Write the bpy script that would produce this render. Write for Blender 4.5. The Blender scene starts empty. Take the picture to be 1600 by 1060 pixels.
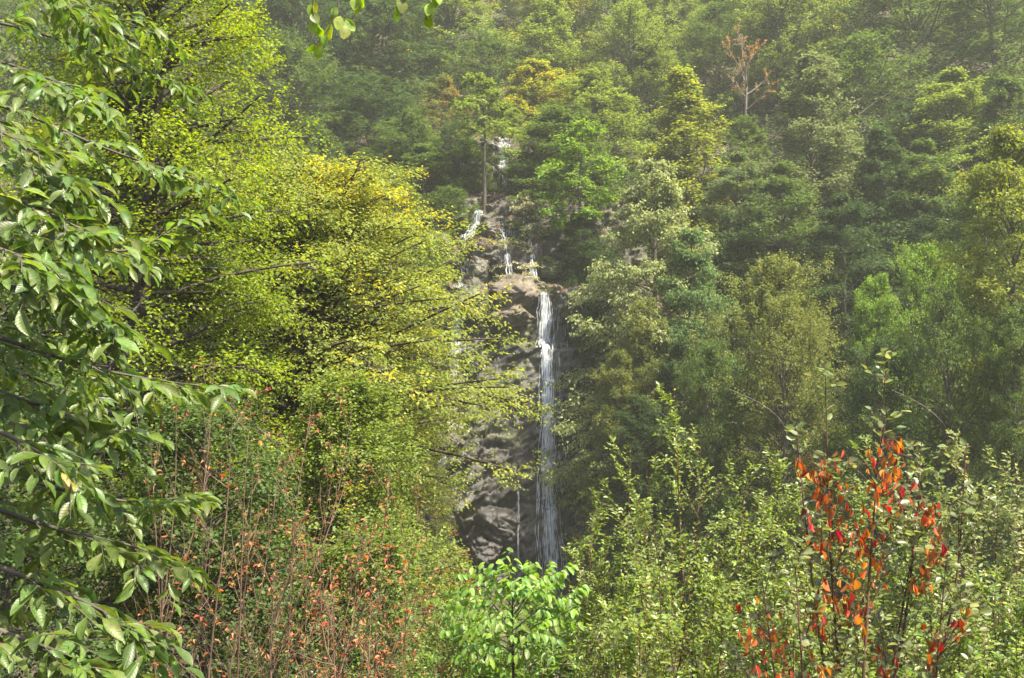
import bpy, math, random
import numpy as np

# ------------------------------------------------------------------ camera, world, sun, exposure
scene = bpy.context.scene
C = scene.collection
CAM = (0.0, 0.0, 20.0)
PITCH = math.radians(2.0)
FPX = 1556.0                                   # focal length in photo pixels (1600 wide)
cam_d = bpy.data.cameras.new('camera'); cam = bpy.data.objects.new('camera', cam_d); C.objects.link(cam)
cam.location = CAM; cam.rotation_euler = (math.radians(90) + PITCH, 0, 0)
cam_d.sensor_width = 36.0; cam_d.lens = 36.0 * FPX / 1600.0
cam_d.clip_start = 0.05; cam_d.clip_end = 1000
scene.camera = cam

SUN_EL, SUN_AZ = math.radians(61), math.radians(128)      # azimuth from +Y, positive towards +X
sd = (math.sin(SUN_AZ) * math.cos(SUN_EL), math.cos(SUN_AZ) * math.cos(SUN_EL), math.sin(SUN_EL))
world = bpy.data.worlds.new('World'); scene.world = world; world.use_nodes = True
wn = world.node_tree; bg = wn.nodes['Background']
sky = wn.nodes.new('ShaderNodeTexSky'); sky.sky_type = 'NISHITA'; sky.sun_disc = False
sky.sun_elevation = SUN_EL; sky.sun_rotation = SUN_AZ
sky.air_density = 1.0; sky.dust_density = 4.0; sky.ozone_density = 1.0
wn.links.new(sky.outputs[0], bg.inputs[0]); bg.inputs[1].default_value = 0.11
sun_d = bpy.data.lights.new('sun', 'SUN'); sun_d.energy = 5.0; sun_d.angle = math.radians(0.6); sun_d.color = (1.0, 0.92, 0.74)
sun = bpy.data.objects.new('sun', sun_d); C.objects.link(sun)
sun.rotation_euler = (math.radians(90) - SUN_EL, 0, math.pi - SUN_AZ)
sun.location = (0, 40, 120)
scene.view_settings.view_transform = 'Standard'; scene.view_settings.look = 'None'
scene.view_settings.gamma = 1.0; scene.view_settings.exposure = 1.9
scene.view_settings.use_curve_mapping = False
scene.cycles.max_bounces = 6; scene.cycles.diffuse_bounces = 3; scene.cycles.glossy_bounces = 2
scene.cycles.transmission_bounces = 4; scene.cycles.transparent_max_bounces = 24; scene.cycles.volume_bounces = 1
scene.cycles.use_denoising = True

CP, SP = math.cos(PITCH), math.sin(PITCH)
def at(px, py, Y):
    """photo pixel -> point of the place at distance Y along the view"""
    dx = (px - 800.0) / FPX; dz = (530.0 - py) / FPX
    d = (dx, CP - dz * SP, SP + dz * CP); t = Y / d[1]
    return np.array((CAM[0] + dx * t, Y, CAM[2] + d[2] * t))
def to_px(P):
    x = P[..., 0]; y = P[..., 1]; z = P[..., 2] - CAM[2]
    f = y * CP + z * SP; u = -y * SP + z * CP; f = np.maximum(f, 1e-3)
    return 800 + FPX * x / f, 530 - FPX * u / f, f

# ------------------------------------------------------------------ noise
_rg = np.random.RandomState(7)
_PERM = _rg.permutation(4096); _VAL = _rg.rand(4096)
def _hash(i, j, k): return _PERM[(_PERM[(_PERM[i & 4095] + j) & 4095] + k) & 4095]
def vnoise(x, y, z):
    x = np.asarray(x, float); y = np.asarray(y, float); z = np.asarray(z, float)
    x, y, z = np.broadcast_arrays(x, y, z)
    i = np.floor(x).astype(int); j = np.floor(y).astype(int); k = np.floor(z).astype(int)
    f = x - i; g = y - j; h = z - k
    f = f * f * (3 - 2 * f); g = g * g * (3 - 2 * g); h = h * h * (3 - 2 * h)
    r = 0
    for a in (0, 1):
        for b in (0, 1):
            for c in (0, 1):
                w = (f if a else 1 - f) * (g if b else 1 - g) * (h if c else 1 - h)
                r = r + w * _VAL[_hash(i + a, j + b, k + c)]
    return r
def fbm(x, y, z, o=4):
    r = 0; a = 0.5; s = 1.0
    for n in range(o):
        r = r + a * vnoise(x * s + 13.1 * n, y * s + 7.7 * n, z * s + 3.3 * n); a *= 0.5; s *= 2.03
    return r / (1 - 0.5 ** o)
def blocky(x, y, z, tilt=0.8):
    """faceted cells, as broken rock: each cell has its own offset and tilt"""
    x, y, z = np.broadcast_arrays(x, y, z)
    i = np.floor(x).astype(int); j = np.floor(y).astype(int); k = np.floor(z).astype(int)
    best = np.full(x.shape, 1e9); sec = np.full(x.shape, 1e9); out = np.zeros(x.shape)
    for a in (-1, 0, 1):
        for b in (-1, 0, 1):
            for c in (-1, 0, 1):
                h = _hash(i + a, j + b, k + c)
                cx = i + a + _VAL[h]; cy = j + b + _VAL[(h + 111) & 4095]; cz = k + c + _VAL[(h + 777) & 4095]
                dx, dy, dz = x - cx, y - cy, z - cz
                d = dx * dx + dy * dy + dz * dz
                v = _VAL[(h + 333) & 4095] - 0.5 + tilt * (dx * (_VAL[(h + 51) & 4095] - .5) + dz * (_VAL[(h + 52) & 4095] - .5) + dy * (_VAL[(h + 53) & 4095] - .5))
                m = d < best
                sec = np.where(m, best, np.minimum(sec, d)); out = np.where(m, v, out); best = np.where(m, d, best)
    crack = np.clip((np.sqrt(sec) - np.sqrt(best)) / 0.12, 0, 1)
    return out, crack

# ------------------------------------------------------------------ the lie of the land
def smax(a, b, k=1.0): return np.logaddexp(a / k, b / k) * k
def smin(a, b, k=1.0): return -np.logaddexp(-a / k, -b / k) * k
PY = [-40, 40, 50, 56, 57.6, 58.2, 61.2, 62.0, 64.2, 67.0, 69.3, 70.6, 73, 84, 100, 120, 150, 230]
PZ = [8.0, 8.2, 8.4, 11.5, 19.0, 22.5, 24.2, 27.0, 29.5, 31.6, 32.6, 35.6, 36.4, 40.5, 50, 64, 86, 120]
def gully_x(Y): return np.interp(Y, [50, 57, 60, 66, 70, 100, 150], [1.4, 1.4, 0.0, -1.2, -1.0, -2.6, -4.0])
def terrain(x, Y):
    x = np.asarray(x, float); Y = np.asarray(Y, float)
    g = np.interp(Y, PY, PZ)
    dx = np.abs(x - gully_x(Y))
    side = np.clip(dx - 5.0, 0, 40)
    Ys = Y + np.where(x > 0, 0.22 * np.clip(x - 5, 0, 30), 0.16 * np.clip(-x - 5, 0, 30))
    hill = np.interp(Ys, [-40, 38, 48, 56, 62, 68, 75, 92, 104, 122, 150, 230], [8.0, 8.4, 9.5, 14.5, 19.5, 24.5, 30.0, 42.0, 50.5, 65.0, 88.0, 130.0])
    w = np.clip(side / 11.0, 0, 1); w = w * w * (3 - 2 * w)
    far = g * (1 - w) + (hill + 1.0 * np.clip((Y - 58) / 20, 0, 1)) * w
    near = 18.35 - 0.44 * np.clip(Y, 0, 60) + 0.03 * np.clip(x * x, 0, 60) * np.clip((12 - Y) / 12, 0, 1) + 0.4 * np.clip(-Y - 2, 0, 60)
    h = smax(near, far, 0.8)
    h = h + 0.9 * (fbm(x * 0.16, Y * 0.16, 0.3) - 0.5) * np.clip((Y - 3) / 8, 0.1, 1)
    return h

# ------------------------------------------------------------------ mesh helpers
def mesh_np(name, verts, faces_list, mat=None, attrs=None, smooth=False):
    """faces_list: list of int arrays (n,3) or (n,4)"""
    me = bpy.data.meshes.new(name)
    verts = np.ascontiguousarray(verts, dtype=np.float32)
    me.vertices.add(len(verts)); me.vertices.foreach_set('co', verts.ravel())
    tot = sum(f.size for f in faces_list); n = sum(len(f) for f in faces_list)
    me.loops.add(tot); me.polygons.add(n)
    idx = np.concatenate([f.ravel() for f in faces_list]).astype(np.int32)
    cnt = np.concatenate([np.full(len(f), f.shape[1]) for f in faces_list]).astype(np.int32)
    start = np.concatenate(([0], np.cumsum(cnt)[:-1])).astype(np.int32)
    me.loops.foreach_set('vertex_index', idx)
    me.polygons.foreach_set('loop_start', start)
    try: me.polygons.foreach_set('loop_total', cnt)
    except Exception: pass
    if smooth: me.polygons.foreach_set('use_smooth', np.ones(n, dtype=bool))
    for k, a in (attrs or {}).items():
        at_ = me.attributes.new(k, 'FLOAT_VECTOR', 'POINT'); at_.data.foreach_set('vector', np.ascontiguousarray(a, dtype=np.float32).ravel())
    me.update(calc_edges=True)
    if mat: me.materials.append(mat)
    return me
def link(name, me, parent=None, loc=None, color=None):
    o = bpy.data.objects.new(name, me); C.objects.link(o)
    if parent is not None: o.parent = parent
    if loc is not None: o.location = loc
    if color is not None: o.color = color
    return o
def thing(name, label, cat, loc, group=None):
    o = bpy.data.objects.new(name, None); C.objects.link(o); o.location = loc; o.empty_display_size = 0.3
    o['label'] = label; o['category'] = cat
    if group: o['group'] = group
    return o
def norm(v): return v / np.maximum(np.linalg.norm(v, axis=-1, keepdims=True), 1e-9)
UP = np.array((0, 0, 1.0))

def tubes(P, R, sides=5):
    """P (N,m,3) polylines, R (N,m) radii -> verts, quads"""
    N, m, _ = P.shape
    t = np.empty_like(P); t[:, 1:-1] = P[:, 2:] - P[:, :-2]; t[:, 0] = P[:, 1] - P[:, 0]; t[:, -1] = P[:, -1] - P[:, -2]
    t = norm(t)
    ref = np.where(np.abs(t[:, :1, 2:3]) > 0.8, np.array((1.0, 0.2, 0)), np.array((0, 0, 1.0)))
    a = norm(np.cross(t, np.broadcast_to(ref, t.shape))); b = np.cross(t, a)
    th = np.arange(sides) * 2 * math.pi / sides
    V = P[:, :, None] + R[:, :, None, None] * (a[:, :, None] * np.cos(th)[:, None] + b[:, :, None] * np.sin(th)[:, None])
    V = V.reshape(-1, 3)
    i = np.arange(N)[:, None, None] * m * sides + np.arange(m - 1)[None, :, None] * sides
    s = np.arange(sides)[None, None]; s2 = (s + 1) % sides
    F = np.stack([i + s, i + s2, i + sides + s2, i + sides + s], -1).reshape(-1, 4)
    return V, F
def join(parts):
    V = []; F = []; o = 0
    for v, f in parts:
        V.append(v); F.append(f + o); o += len(v)
    return np.concatenate(V), F

# ------------------------------------------------------------------ materials
def new_mat(name):
    m = bpy.data.materials.new(name); m.use_nodes = True
    nt = m.node_tree; nt.nodes.clear()
    out = nt.nodes.new('ShaderNodeOutputMaterial')
    return m, nt, out
def nd(nt, t, **kw):
    n = nt.nodes.new(t)
    for k, v in kw.items():
        if k.startswith('i_'):
            key = k[2:]; key = int(key) if key.isdigit() else key.replace('_', ' ')
            n.inputs[key].default_value = v
        else: setattr(n, k, v)
    return n
def ramp(nt, stops):
    r = nt.nodes.new('ShaderNodeValToRGB'); e = r.color_ramp.elements
    e[0].position, e[0].color = stops[0][0], (*stops[0][1], 1)
    e[1].position, e[1].color = stops[-1][0], (*stops[-1][1], 1)
    for p, c in stops[1:-1]:
        k = e.new(p); k.color = (*c, 1)
    return r

def leaf_material(name, autumn, trans=0.42, rough=0.42, spec=0.5, veins=False, vary=0.55):
    """object colour = the plant's own green; attribute 'leaf' = (brightness, autumn order, hue pick); object alpha = share of turned leaves"""
    m, nt, out = new_mat(name); L = nt.links.new
    at_ = nd(nt, 'ShaderNodeAttribute', attribute_name='leaf'); sep = nd(nt, 'ShaderNodeSeparateXYZ'); L(at_.outputs['Vector'], sep.inputs[0])
    oi = nd(nt, 'ShaderNodeObjectInfo')
    rp = ramp(nt, autumn); L(sep.outputs[2], rp.inputs[0])
    inv = nd(nt, 'ShaderNodeMath', operation='SUBTRACT'); inv.inputs[0].default_value = 1.0; L(oi.outputs['Alpha'], inv.inputs[1])
    mr = nd(nt, 'ShaderNodeMath', operation='SUBTRACT'); L(sep.outputs[1], mr.inputs[0]); L(inv.outputs[0], mr.inputs[1])
    ml = nd(nt, 'ShaderNodeMath', operation='MULTIPLY_ADD', use_clamp=True); L(mr.outputs[0], ml.inputs[0]); ml.inputs[1].default_value = 6.0; ml.inputs[2].default_value = 0.0
    mix = nd(nt, 'ShaderNodeMix', data_type='RGBA'); L(ml.outputs[0], mix.inputs[0]); L(oi.outputs['Color'], mix.inputs[6]); L(rp.outputs[0], mix.inputs[7])
    br = nd(nt, 'ShaderNodeMath', operation='MULTIPLY_ADD'); L(sep.outputs[0], br.inputs[0]); br.inputs[1].default_value = 2 * vary; br.inputs[2].default_value = 1 - vary
    hs = nd(nt, 'ShaderNodeHueSaturation'); L(mix.outputs[2], hs.inputs['Color']); L(br.outputs[0], hs.inputs['Value'])
    hh = nd(nt, 'ShaderNodeMath', operation='MULTIPLY_ADD'); L(sep.outputs[2], hh.inputs[0]); hh.inputs[1].default_value = 0.05; hh.inputs[2].default_value = 0.475
    L(hh.outputs[0], hs.inputs['Hue'])
    col = hs.outputs[0]
    bump = None
    if veins:
        uv = nd(nt, 'ShaderNodeAttribute', attribute_name='luv'); s2 = nd(nt, 'ShaderNodeSeparateXYZ'); L(uv.outputs['Vector'], s2.inputs[0])
        ab = nd(nt, 'ShaderNodeMath', operation='ABSOLUTE'); L(s2.outputs[1], ab.inputs[0])
        k = nd(nt, 'ShaderNodeMath', operation='MULTIPLY_ADD'); L(ab.outputs[0], k.inputs[0]); k.inputs[1].default_value = -0.35; L(s2.outputs[0], k.inputs[2])
        f = nd(nt, 'ShaderNodeMath', operation='MULTIPLY'); L(k.outputs[0], f.inputs[0]); f.inputs[1].default_value = 62.0
        sn = nd(nt, 'ShaderNodeMath', operation='SINE'); L(f.outputs[0], sn.inputs[0])
        th = nd(nt, 'ShaderNodeMapRange'); L(sn.outputs[0], th.inputs[0]); th.inputs[1].default_value = 0.75; th.inputs[2].default_value = 1.0
        mid = nd(nt, 'ShaderNodeMapRange'); L(ab.outputs[0], mid.inputs[0]); mid.inputs[1].default_value = 0.05; mid.inputs[2].default_value = 0.02; mid.inputs[3].default_value = 0; mid.inputs[4].default_value = 1.0
        mx = nd(nt, 'ShaderNodeMath', operation='MAXIMUM'); L(th.outputs[0], mx.inputs[0]); L(mid.outputs[0], mx.inputs[1])
        vm = nd(nt, 'ShaderNodeMix', data_type='RGBA', blend_type='MIX')
        vf = nd(nt, 'ShaderNodeMath', operation='MULTIPLY'); L(mx.outputs[0], vf.inputs[0]); vf.inputs[1].default_value = 0.3
        L(vf.outputs[0], vm.inputs[0]); L(col, vm.inputs[6])
        br2 = nd(nt, 'ShaderNodeMix', data_type='RGBA', blend_type='ADD'); br2.inputs[0].default_value = 1.0; L(col, br2.inputs[6]); br2.inputs[7].default_value = (0.07, 0.09, 0.02, 1)
        L(br2.outputs[2], vm.inputs[7]); col = vm.outputs[2]
        bump = nd(nt, 'ShaderNodeBump'); bump.inputs['Strength'].default_value = 0.5; bump.inputs['Distance'].default_value = 0.004
        L(mx.outputs[0], bump.inputs['Height']); bump.invert = True
    if veins == 2:
        tcn = nd(nt, 'ShaderNodeNewGeometry'); nz = nd(nt, 'ShaderNodeTexNoise'); nz.inputs['Scale'].default_value = 55.0; nz.inputs['Detail'].default_value = 4; L(tcn.outputs['Position'], nz.inputs['Vector'])
        ton = nd(nt, 'ShaderNodeMapRange'); L(nz.outputs[0], ton.inputs[0]); ton.inputs[1].default_value = .3; ton.inputs[2].default_value = .7; ton.inputs[3].default_value = .72; ton.inputs[4].default_value = 1.25
        h3 = nd(nt, 'ShaderNodeHueSaturation'); L(col, h3.inputs['Color']); L(ton.outputs[0], h3.inputs['Value'])
        nb = nd(nt, 'ShaderNodeTexNoise'); nb.inputs['Scale'].default_value = 28.0; nb.inputs['Detail'].default_value = 3; L(tcn.outputs['Position'], nb.inputs['Vector'])
        sb = nd(nt, 'ShaderNodeMapRange'); L(nb.outputs[0], sb.inputs[0]); sb.inputs[1].default_value = .66; sb.inputs[2].default_value = .72; sb.inputs[4].default_value = .8
        bm_ = nd(nt, 'ShaderNodeMix', data_type='RGBA'); L(sb.outputs[0], bm_.inputs[0]); L(h3.outputs[0], bm_.inputs[6]); bm_.inputs[7].default_value = (.16, .09, .035, 1); col = bm_.outputs[2]
    p = nd(nt, 'ShaderNodeBsdfPrincipled'); L(col, p.inputs['Base Color']); p.inputs['Roughness'].default_value = rough
    p.inputs['Specular IOR Level'].default_value = spec
    if bump: L(bump.outputs[0], p.inputs['Normal'])
    tr = nd(nt, 'ShaderNodeBsdfTranslucent')
    th2 = nd(nt, 'ShaderNodeHueSaturation'); th2.inputs['Hue'].default_value = 0.487; th2.inputs['Saturation'].default_value = 1.12; th2.inputs['Value'].default_value = 1.9
    L(col, th2.inputs['Color']); L(th2.outputs[0], tr.inputs[0])
    ms = nd(nt, 'ShaderNodeMixShader'); ms.inputs[0].default_value = trans
    L(p.outputs[0], ms.inputs[1]); L(tr.outputs[0], ms.inputs[2]); L(ms.outputs[0], out.inputs[0])
    return m
AUT_YELLOW = [(0.0, (0.24, 0.26, 0.03)), (0.7, (0.38, 0.32, 0.03)), (0.93, (0.42, 0.25, 0.03)), (1.0, (0.40, 0.13, 0.03))]
AUT_ORANGE = [(0.0, (0.20, 0.17, 0.04)), (0.6, (0.27, 0.16, 0.05)), (1.0, (0.26, 0.095, 0.04))]
AUT_PALE = [(0.0, (0.22, 0.25, 0.10)), (0.6, (0.32, 0.31, 0.18)), (1.0, (0.42, 0.32, 0.24))]
AUT_RED = [(0.0, (0.42, 0.10, 0.035)), (0.5, (0.36, 0.055, 0.025)), (1.0, (0.25, 0.05, 0.025))]
M_LEAF = leaf_material('leaf_surface', AUT_YELLOW, rough=.55, spec=.25)
M_LEAFO = leaf_material('leaf_surface_turning', AUT_ORANGE, rough=.55, spec=.25)
M_LEAFP = leaf_material('leaf_surface_pale', AUT_PALE, rough=.55, spec=.25)
M_BIG = leaf_material('broad_leaf_surface', AUT_YELLOW, trans=0.42, rough=0.42, spec=0.55, veins=2, vary=0.4)
M_SMALL = leaf_material('small_leaf_surface', AUT_YELLOW, trans=0.38, rough=0.36, spec=0.7, veins=True, vary=0.45)
M_RED = leaf_material('withered_leaf_surface', AUT_RED, trans=0.3, rough=0.6, spec=0.25, veins=True, vary=0.5)

def bark_material(name, c1, c2, scale=8.0, rough=0.9):
    m, nt, out = new_mat(name); L = nt.links.new
    tc = nd(nt, 'ShaderNodeTexCoord'); mp = nd(nt, 'ShaderNodeMapping'); mp.inputs['Scale'].default_value = (scale, scale, scale * 0.25)
    L(tc.outputs['Object'], mp.inputs[0])
    n = nd(nt, 'ShaderNodeTexNoise'); n.inputs['Scale'].default_value = 1.0; n.inputs['Detail'].default_value = 6; L(mp.outputs[0], n.inputs['Vector'])
    r = ramp(nt, [(0.35, c1), (0.7, c2)]); L(n.outputs[0], r.inputs[0])
    b = nd(nt, 'ShaderNodeBump'); b.inputs['Strength'].default_value = 0.6; b.inputs['Distance'].default_value = 0.02; L(n.outputs[0], b.inputs['Height'])
    p = nd(nt, 'ShaderNodeBsdfPrincipled'); L(r.outputs[0], p.inputs['Base Color']); p.inputs['Roughness'].default_value = rough; L(b.outputs[0], p.inputs['Normal'])
    L(p.outputs[0], out.inputs[0]); return m
M_BARK = bark_material('grey_bark', (0.032, 0.027, 0.021), (0.085, 0.072, 0.056))
M_BARK_DARK = bark_material('dark_bark', (0.022, 0.017, 0.013), (0.06, 0.045, 0.035), 20)
M_BARK_PALE = bark_material('pale_bark', (0.14, 0.115, 0.09), (0.30, 0.25, 0.19), 14)
M_BARK_RED = bark_material('reddish_twig_bark', (0.05, 0.02, 0.012), (0.13, 0.055, 0.035), 30)
M_TWIG = bark_material('brown_twig_bark', (0.07, 0.042, 0.028), (0.20, 0.12, 0.075), 25)
M_DEAD = bark_material('bleached_dead_wood', (0.085, 0.07, 0.06), (0.18, 0.15, 0.13), 8)

def rock_material(name, c1, c2, c3, wet_col=0.42, moss=0.0, rough=0.75, spread=0.0):
    m, nt, out = new_mat(name); L = nt.links.new
    tc = nd(nt, 'ShaderNodeTexCoord')
    n1 = nd(nt, 'ShaderNodeTexNoise'); n1.inputs['Scale'].default_value = 0.8; n1.inputs['Detail'].default_value = 10; n1.inputs['Roughness'].default_value = 0.65; L(tc.outputs['Object'], n1.inputs['Vector'])
    n2 = nd(nt, 'ShaderNodeTexNoise'); n2.inputs['Scale'].default_value = 9.0; n2.inputs['Detail'].default_value = 8; n2.inputs['Roughness'].default_value = 0.7; L(tc.outputs['Object'], n2.inputs['Vector'])
    mp = nd(nt, 'ShaderNodeMapping'); mp.inputs['Scale'].default_value = (2.2, 1.2, 0.22); L(tc.outputs['Object'], mp.inputs[0])
    n3 = nd(nt, 'ShaderNodeTexNoise'); n3.inputs['Scale'].default_value = 1.6; n3.inputs['Detail'].default_value = 6; L(mp.outputs[0], n3.inputs['Vector'])
    r = ramp(nt, [(0.32, c1), (0.5, c2), (0.68, c3)]); L(n1.outputs[0], r.inputs[0])
    mx = nd(nt, 'ShaderNodeMix', data_type='RGBA', blend_type='OVERLAY'); mx.inputs[0].default_value = 0.75; L(r.outputs[0], mx.inputs[6]); L(n2.outputs[0], mx.inputs[7])
    # run-off stains, a mark of the rock itself
    st = nd(nt, 'ShaderNodeMapRange'); L(n3.outputs[0], st.inputs[0]); st.inputs[1].default_value = 0.50; st.inputs[2].default_value = 0.62; st.inputs[3].default_value = 0; st.inputs[4].default_value = 0.55
    dk = nd(nt, 'ShaderNodeMix', data_type='RGBA', blend_type='MULTIPLY'); L(st.outputs[0], dk.inputs[0]); L(mx.outputs[2], dk.inputs[6]); dk.inputs[7].default_value = (0.35, 0.33, 0.32, 1)
    at_ = nd(nt, 'ShaderNodeAttribute', attribute_name='rock'); sp = nd(nt, 'ShaderNodeSeparateXYZ'); L(at_.outputs['Vector'], sp.inputs[0])   # x wet, y moss
    wt = nd(nt, 'ShaderNodeMix', data_type='RGBA', blend_type='MULTIPLY'); L(sp.outputs[0], wt.inputs[0]); L(dk.outputs[2], wt.inputs[6]); wt.inputs[7].default_value = (wet_col, wet_col, wet_col * 1.05, 1)
    mo = nd(nt, 'ShaderNodeMath', operation='MULTIPLY', use_clamp=True); L(sp.outputs[1], mo.inputs[0])
    mt = nd(nt, 'ShaderNodeMapRange'); L(n1.outputs[0], mt.inputs[0]); mt.inputs[1].default_value = 0.42; mt.inputs[2].default_value = 0.55; L(mt.outputs[0], mo.inputs[1])
    mm = nd(nt, 'ShaderNodeMix', data_type='RGBA'); L(mo.outputs[0], mm.inputs[0]); L(wt.outputs[2], mm.inputs[6]); mm.inputs[7].default_value = (0.07, 0.08, 0.02, 1)
    rg = nd(nt, 'ShaderNodeMapRange'); L(sp.outputs[0], rg.inputs[0]); rg.inputs[3].default_value = rough; rg.inputs[4].default_value = 0.42
    b1 = nd(nt, 'ShaderNodeBump'); b1.inputs['Strength'].default_value = 0.8; b1.inputs['Distance'].default_value = 0.06; L(n2.outputs[0], b1.inputs['Height'])
    p = nd(nt, 'ShaderNodeBsdfPrincipled'); L(mm.outputs[2], p.inputs['Base Color']); L(rg.outputs[0], p.inputs['Roughness']); L(b1.outputs[0], p.inputs['Normal'])
    L(p.outputs[0], out.inputs[0]); return m
M_CLIFF = rock_material('cliff_rock', (0.018, 0.016, 0.015), (0.034, 0.030, 0.027), (0.066, 0.058, 0.050), wet_col=0.5)
M_TAN = rock_material('tan_rock', (0.055, 0.044, 0.032), (0.10, 0.080, 0.058), (0.165, 0.134, 0.098), wet_col=0.45)
M_GREY = rock_material('grey_rock', (0.034, 0.029, 0.026), (0.064, 0.055, 0.048), (0.11, 0.094, 0.082), wet_col=0.5)

def ground_material():
    m, nt, out = new_mat('forest_floor'); L = nt.links.new
    tc = nd(nt, 'ShaderNodeTexCoord')
    n = nd(nt, 'ShaderNodeTexNoise'); n.inputs['Scale'].default_value = 0.5; n.inputs['Detail'].default_value = 12; n.inputs['Roughness'].default_value = 0.7; L(tc.outputs['Object'], n.inputs['Vector'])
    r = ramp(nt, [(0.3, (0.022, 0.018, 0.010)), (0.5, (0.045, 0.032, 0.018)), (0.6, (0.028, 0.036, 0.012)), (0.75, (0.06, 0.04, 0.022))]); L(n.outputs[0], r.inputs[0])
    b = nd(nt, 'ShaderNodeBump'); b.inputs['Strength'].default_value = 0.8; b.inputs['Distance'].default_value = 0.15; L(n.outputs[0], b.inputs['Height'])
    p = nd(nt, 'ShaderNodeBsdfPrincipled'); L(r.outputs[0], p.inputs['Base Color']); p.inputs['Roughness'].default_value = 0.95; L(b.outputs[0], p.inputs['Normal'])
    L(p.outputs[0], out.inputs[0]); return m
M_GROUND = ground_material()

def water_material():
    m, nt, out = new_mat('falling_water'); L = nt.links.new
    p = nd(nt, 'ShaderNodeBsdfPrincipled'); p.inputs['Base Color'].default_value = (0.86, 0.90, 0.93, 1); p.inputs['Roughness'].default_value = 0.25
    tl = nd(nt, 'ShaderNodeBsdfTranslucent'); tl.inputs[0].default_value = (0.85, 0.9, 0.95, 1)
    ms = nd(nt, 'ShaderNodeMixShader'); ms.inputs[0].default_value = 0.35; L(p.outputs[0], ms.inputs[1]); L(tl.outputs[0], ms.inputs[2])
    t = nd(nt, 'ShaderNodeBsdfTransparent'); m2 = nd(nt, 'ShaderNodeMixShader'); m2.inputs[0].default_value = 0.52; L(ms.outputs[0], m2.inputs[1]); L(t.outputs[0], m2.inputs[2]); L(m2.outputs[0], out.inputs[0])
    return m
def film_material():
    m, nt, out = new_mat('water_film'); L = nt.links.new
    tc = nd(nt, 'ShaderNodeTexCoord'); mp = nd(nt, 'ShaderNodeMapping'); mp.inputs['Scale'].default_value = (7, 3, 0.55); L(tc.outputs['Object'], mp.inputs[0])
    n = nd(nt, 'ShaderNodeTexNoise'); n.inputs['Scale'].default_value = 1.5; n.inputs['Detail'].default_value = 8; n.inputs['Roughness'].default_value = 0.75; L(mp.outputs[0], n.inputs['Vector'])
    at_ = nd(nt, 'ShaderNodeAttribute', attribute_name='flow'); sp = nd(nt, 'ShaderNodeSeparateXYZ'); L(at_.outputs['Vector'], sp.inputs[0])
    ad = nd(nt, 'ShaderNodeMath', operation='ADD'); L(n.outputs[0], ad.inputs[0]); L(sp.outputs[0], ad.inputs[1])
    mr = nd(nt, 'ShaderNodeMapRange'); L(ad.outputs[0], mr.inputs[0]); mr.inputs[1].default_value = 1.0; mr.inputs[2].default_value = 1.6; mr.inputs[4].default_value = 0.5
    p = nd(nt, 'ShaderNodeBsdfPrincipled'); p.inputs['Base Color'].default_value = (0.82, 0.86, 0.9, 1); p.inputs['Roughness'].default_value = 0.2
    t = nd(nt, 'ShaderNodeBsdfTransparent'); ms = nd(nt, 'ShaderNodeMixShader'); L(mr.outputs[0], ms.inputs[0]); L(t.outputs[0], ms.inputs[1]); L(p.outputs[0], ms.inputs[2]); L(ms.outputs[0], out.inputs[0])
    return m
M_WATER = water_material(); M_FILM = film_material()

# ------------------------------------------------------------------ terrain
def build_terrain():
    xs = np.concatenate([np.linspace(-110, -40, 30, endpoint=False), np.linspace(-40, 40, 120, endpoint=False), np.linspace(40, 110, 31)])
    ys = np.concatenate([np.linspace(-40, 0, 24, endpoint=False), np.linspace(0, 110, 160, endpoint=False), np.linspace(110, 210, 60)])
    X, Y = np.meshgrid(xs, ys)
    Z = terrain(X, Y)
    # the ground dips behind the cliff and the ledges of the falls
    w = np.clip(1 - (np.abs(X - gully_x(Y)) - 5.5) / 2.5, 0, 1) * np.clip((Y - 50) / 3, 0, 1) * np.clip((80 - Y) / 6, 0, 1)
    Z = Z - 1.6 * w - 0.0
    V = np.stack([X, Y, Z], -1).reshape(-1, 3)
    ny, nx = X.shape; i = (np.arange(ny - 1)[:, None] * nx + np.arange(nx - 1)[None]).reshape(-1)
    F = np.stack([i, i + 1, i + nx + 1, i + nx], -1)
    o = link('ground', mesh_np('ground', V, [F], M_GROUND, smooth=True)); o['kind'] = 'structure'
build_terrain()

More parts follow.
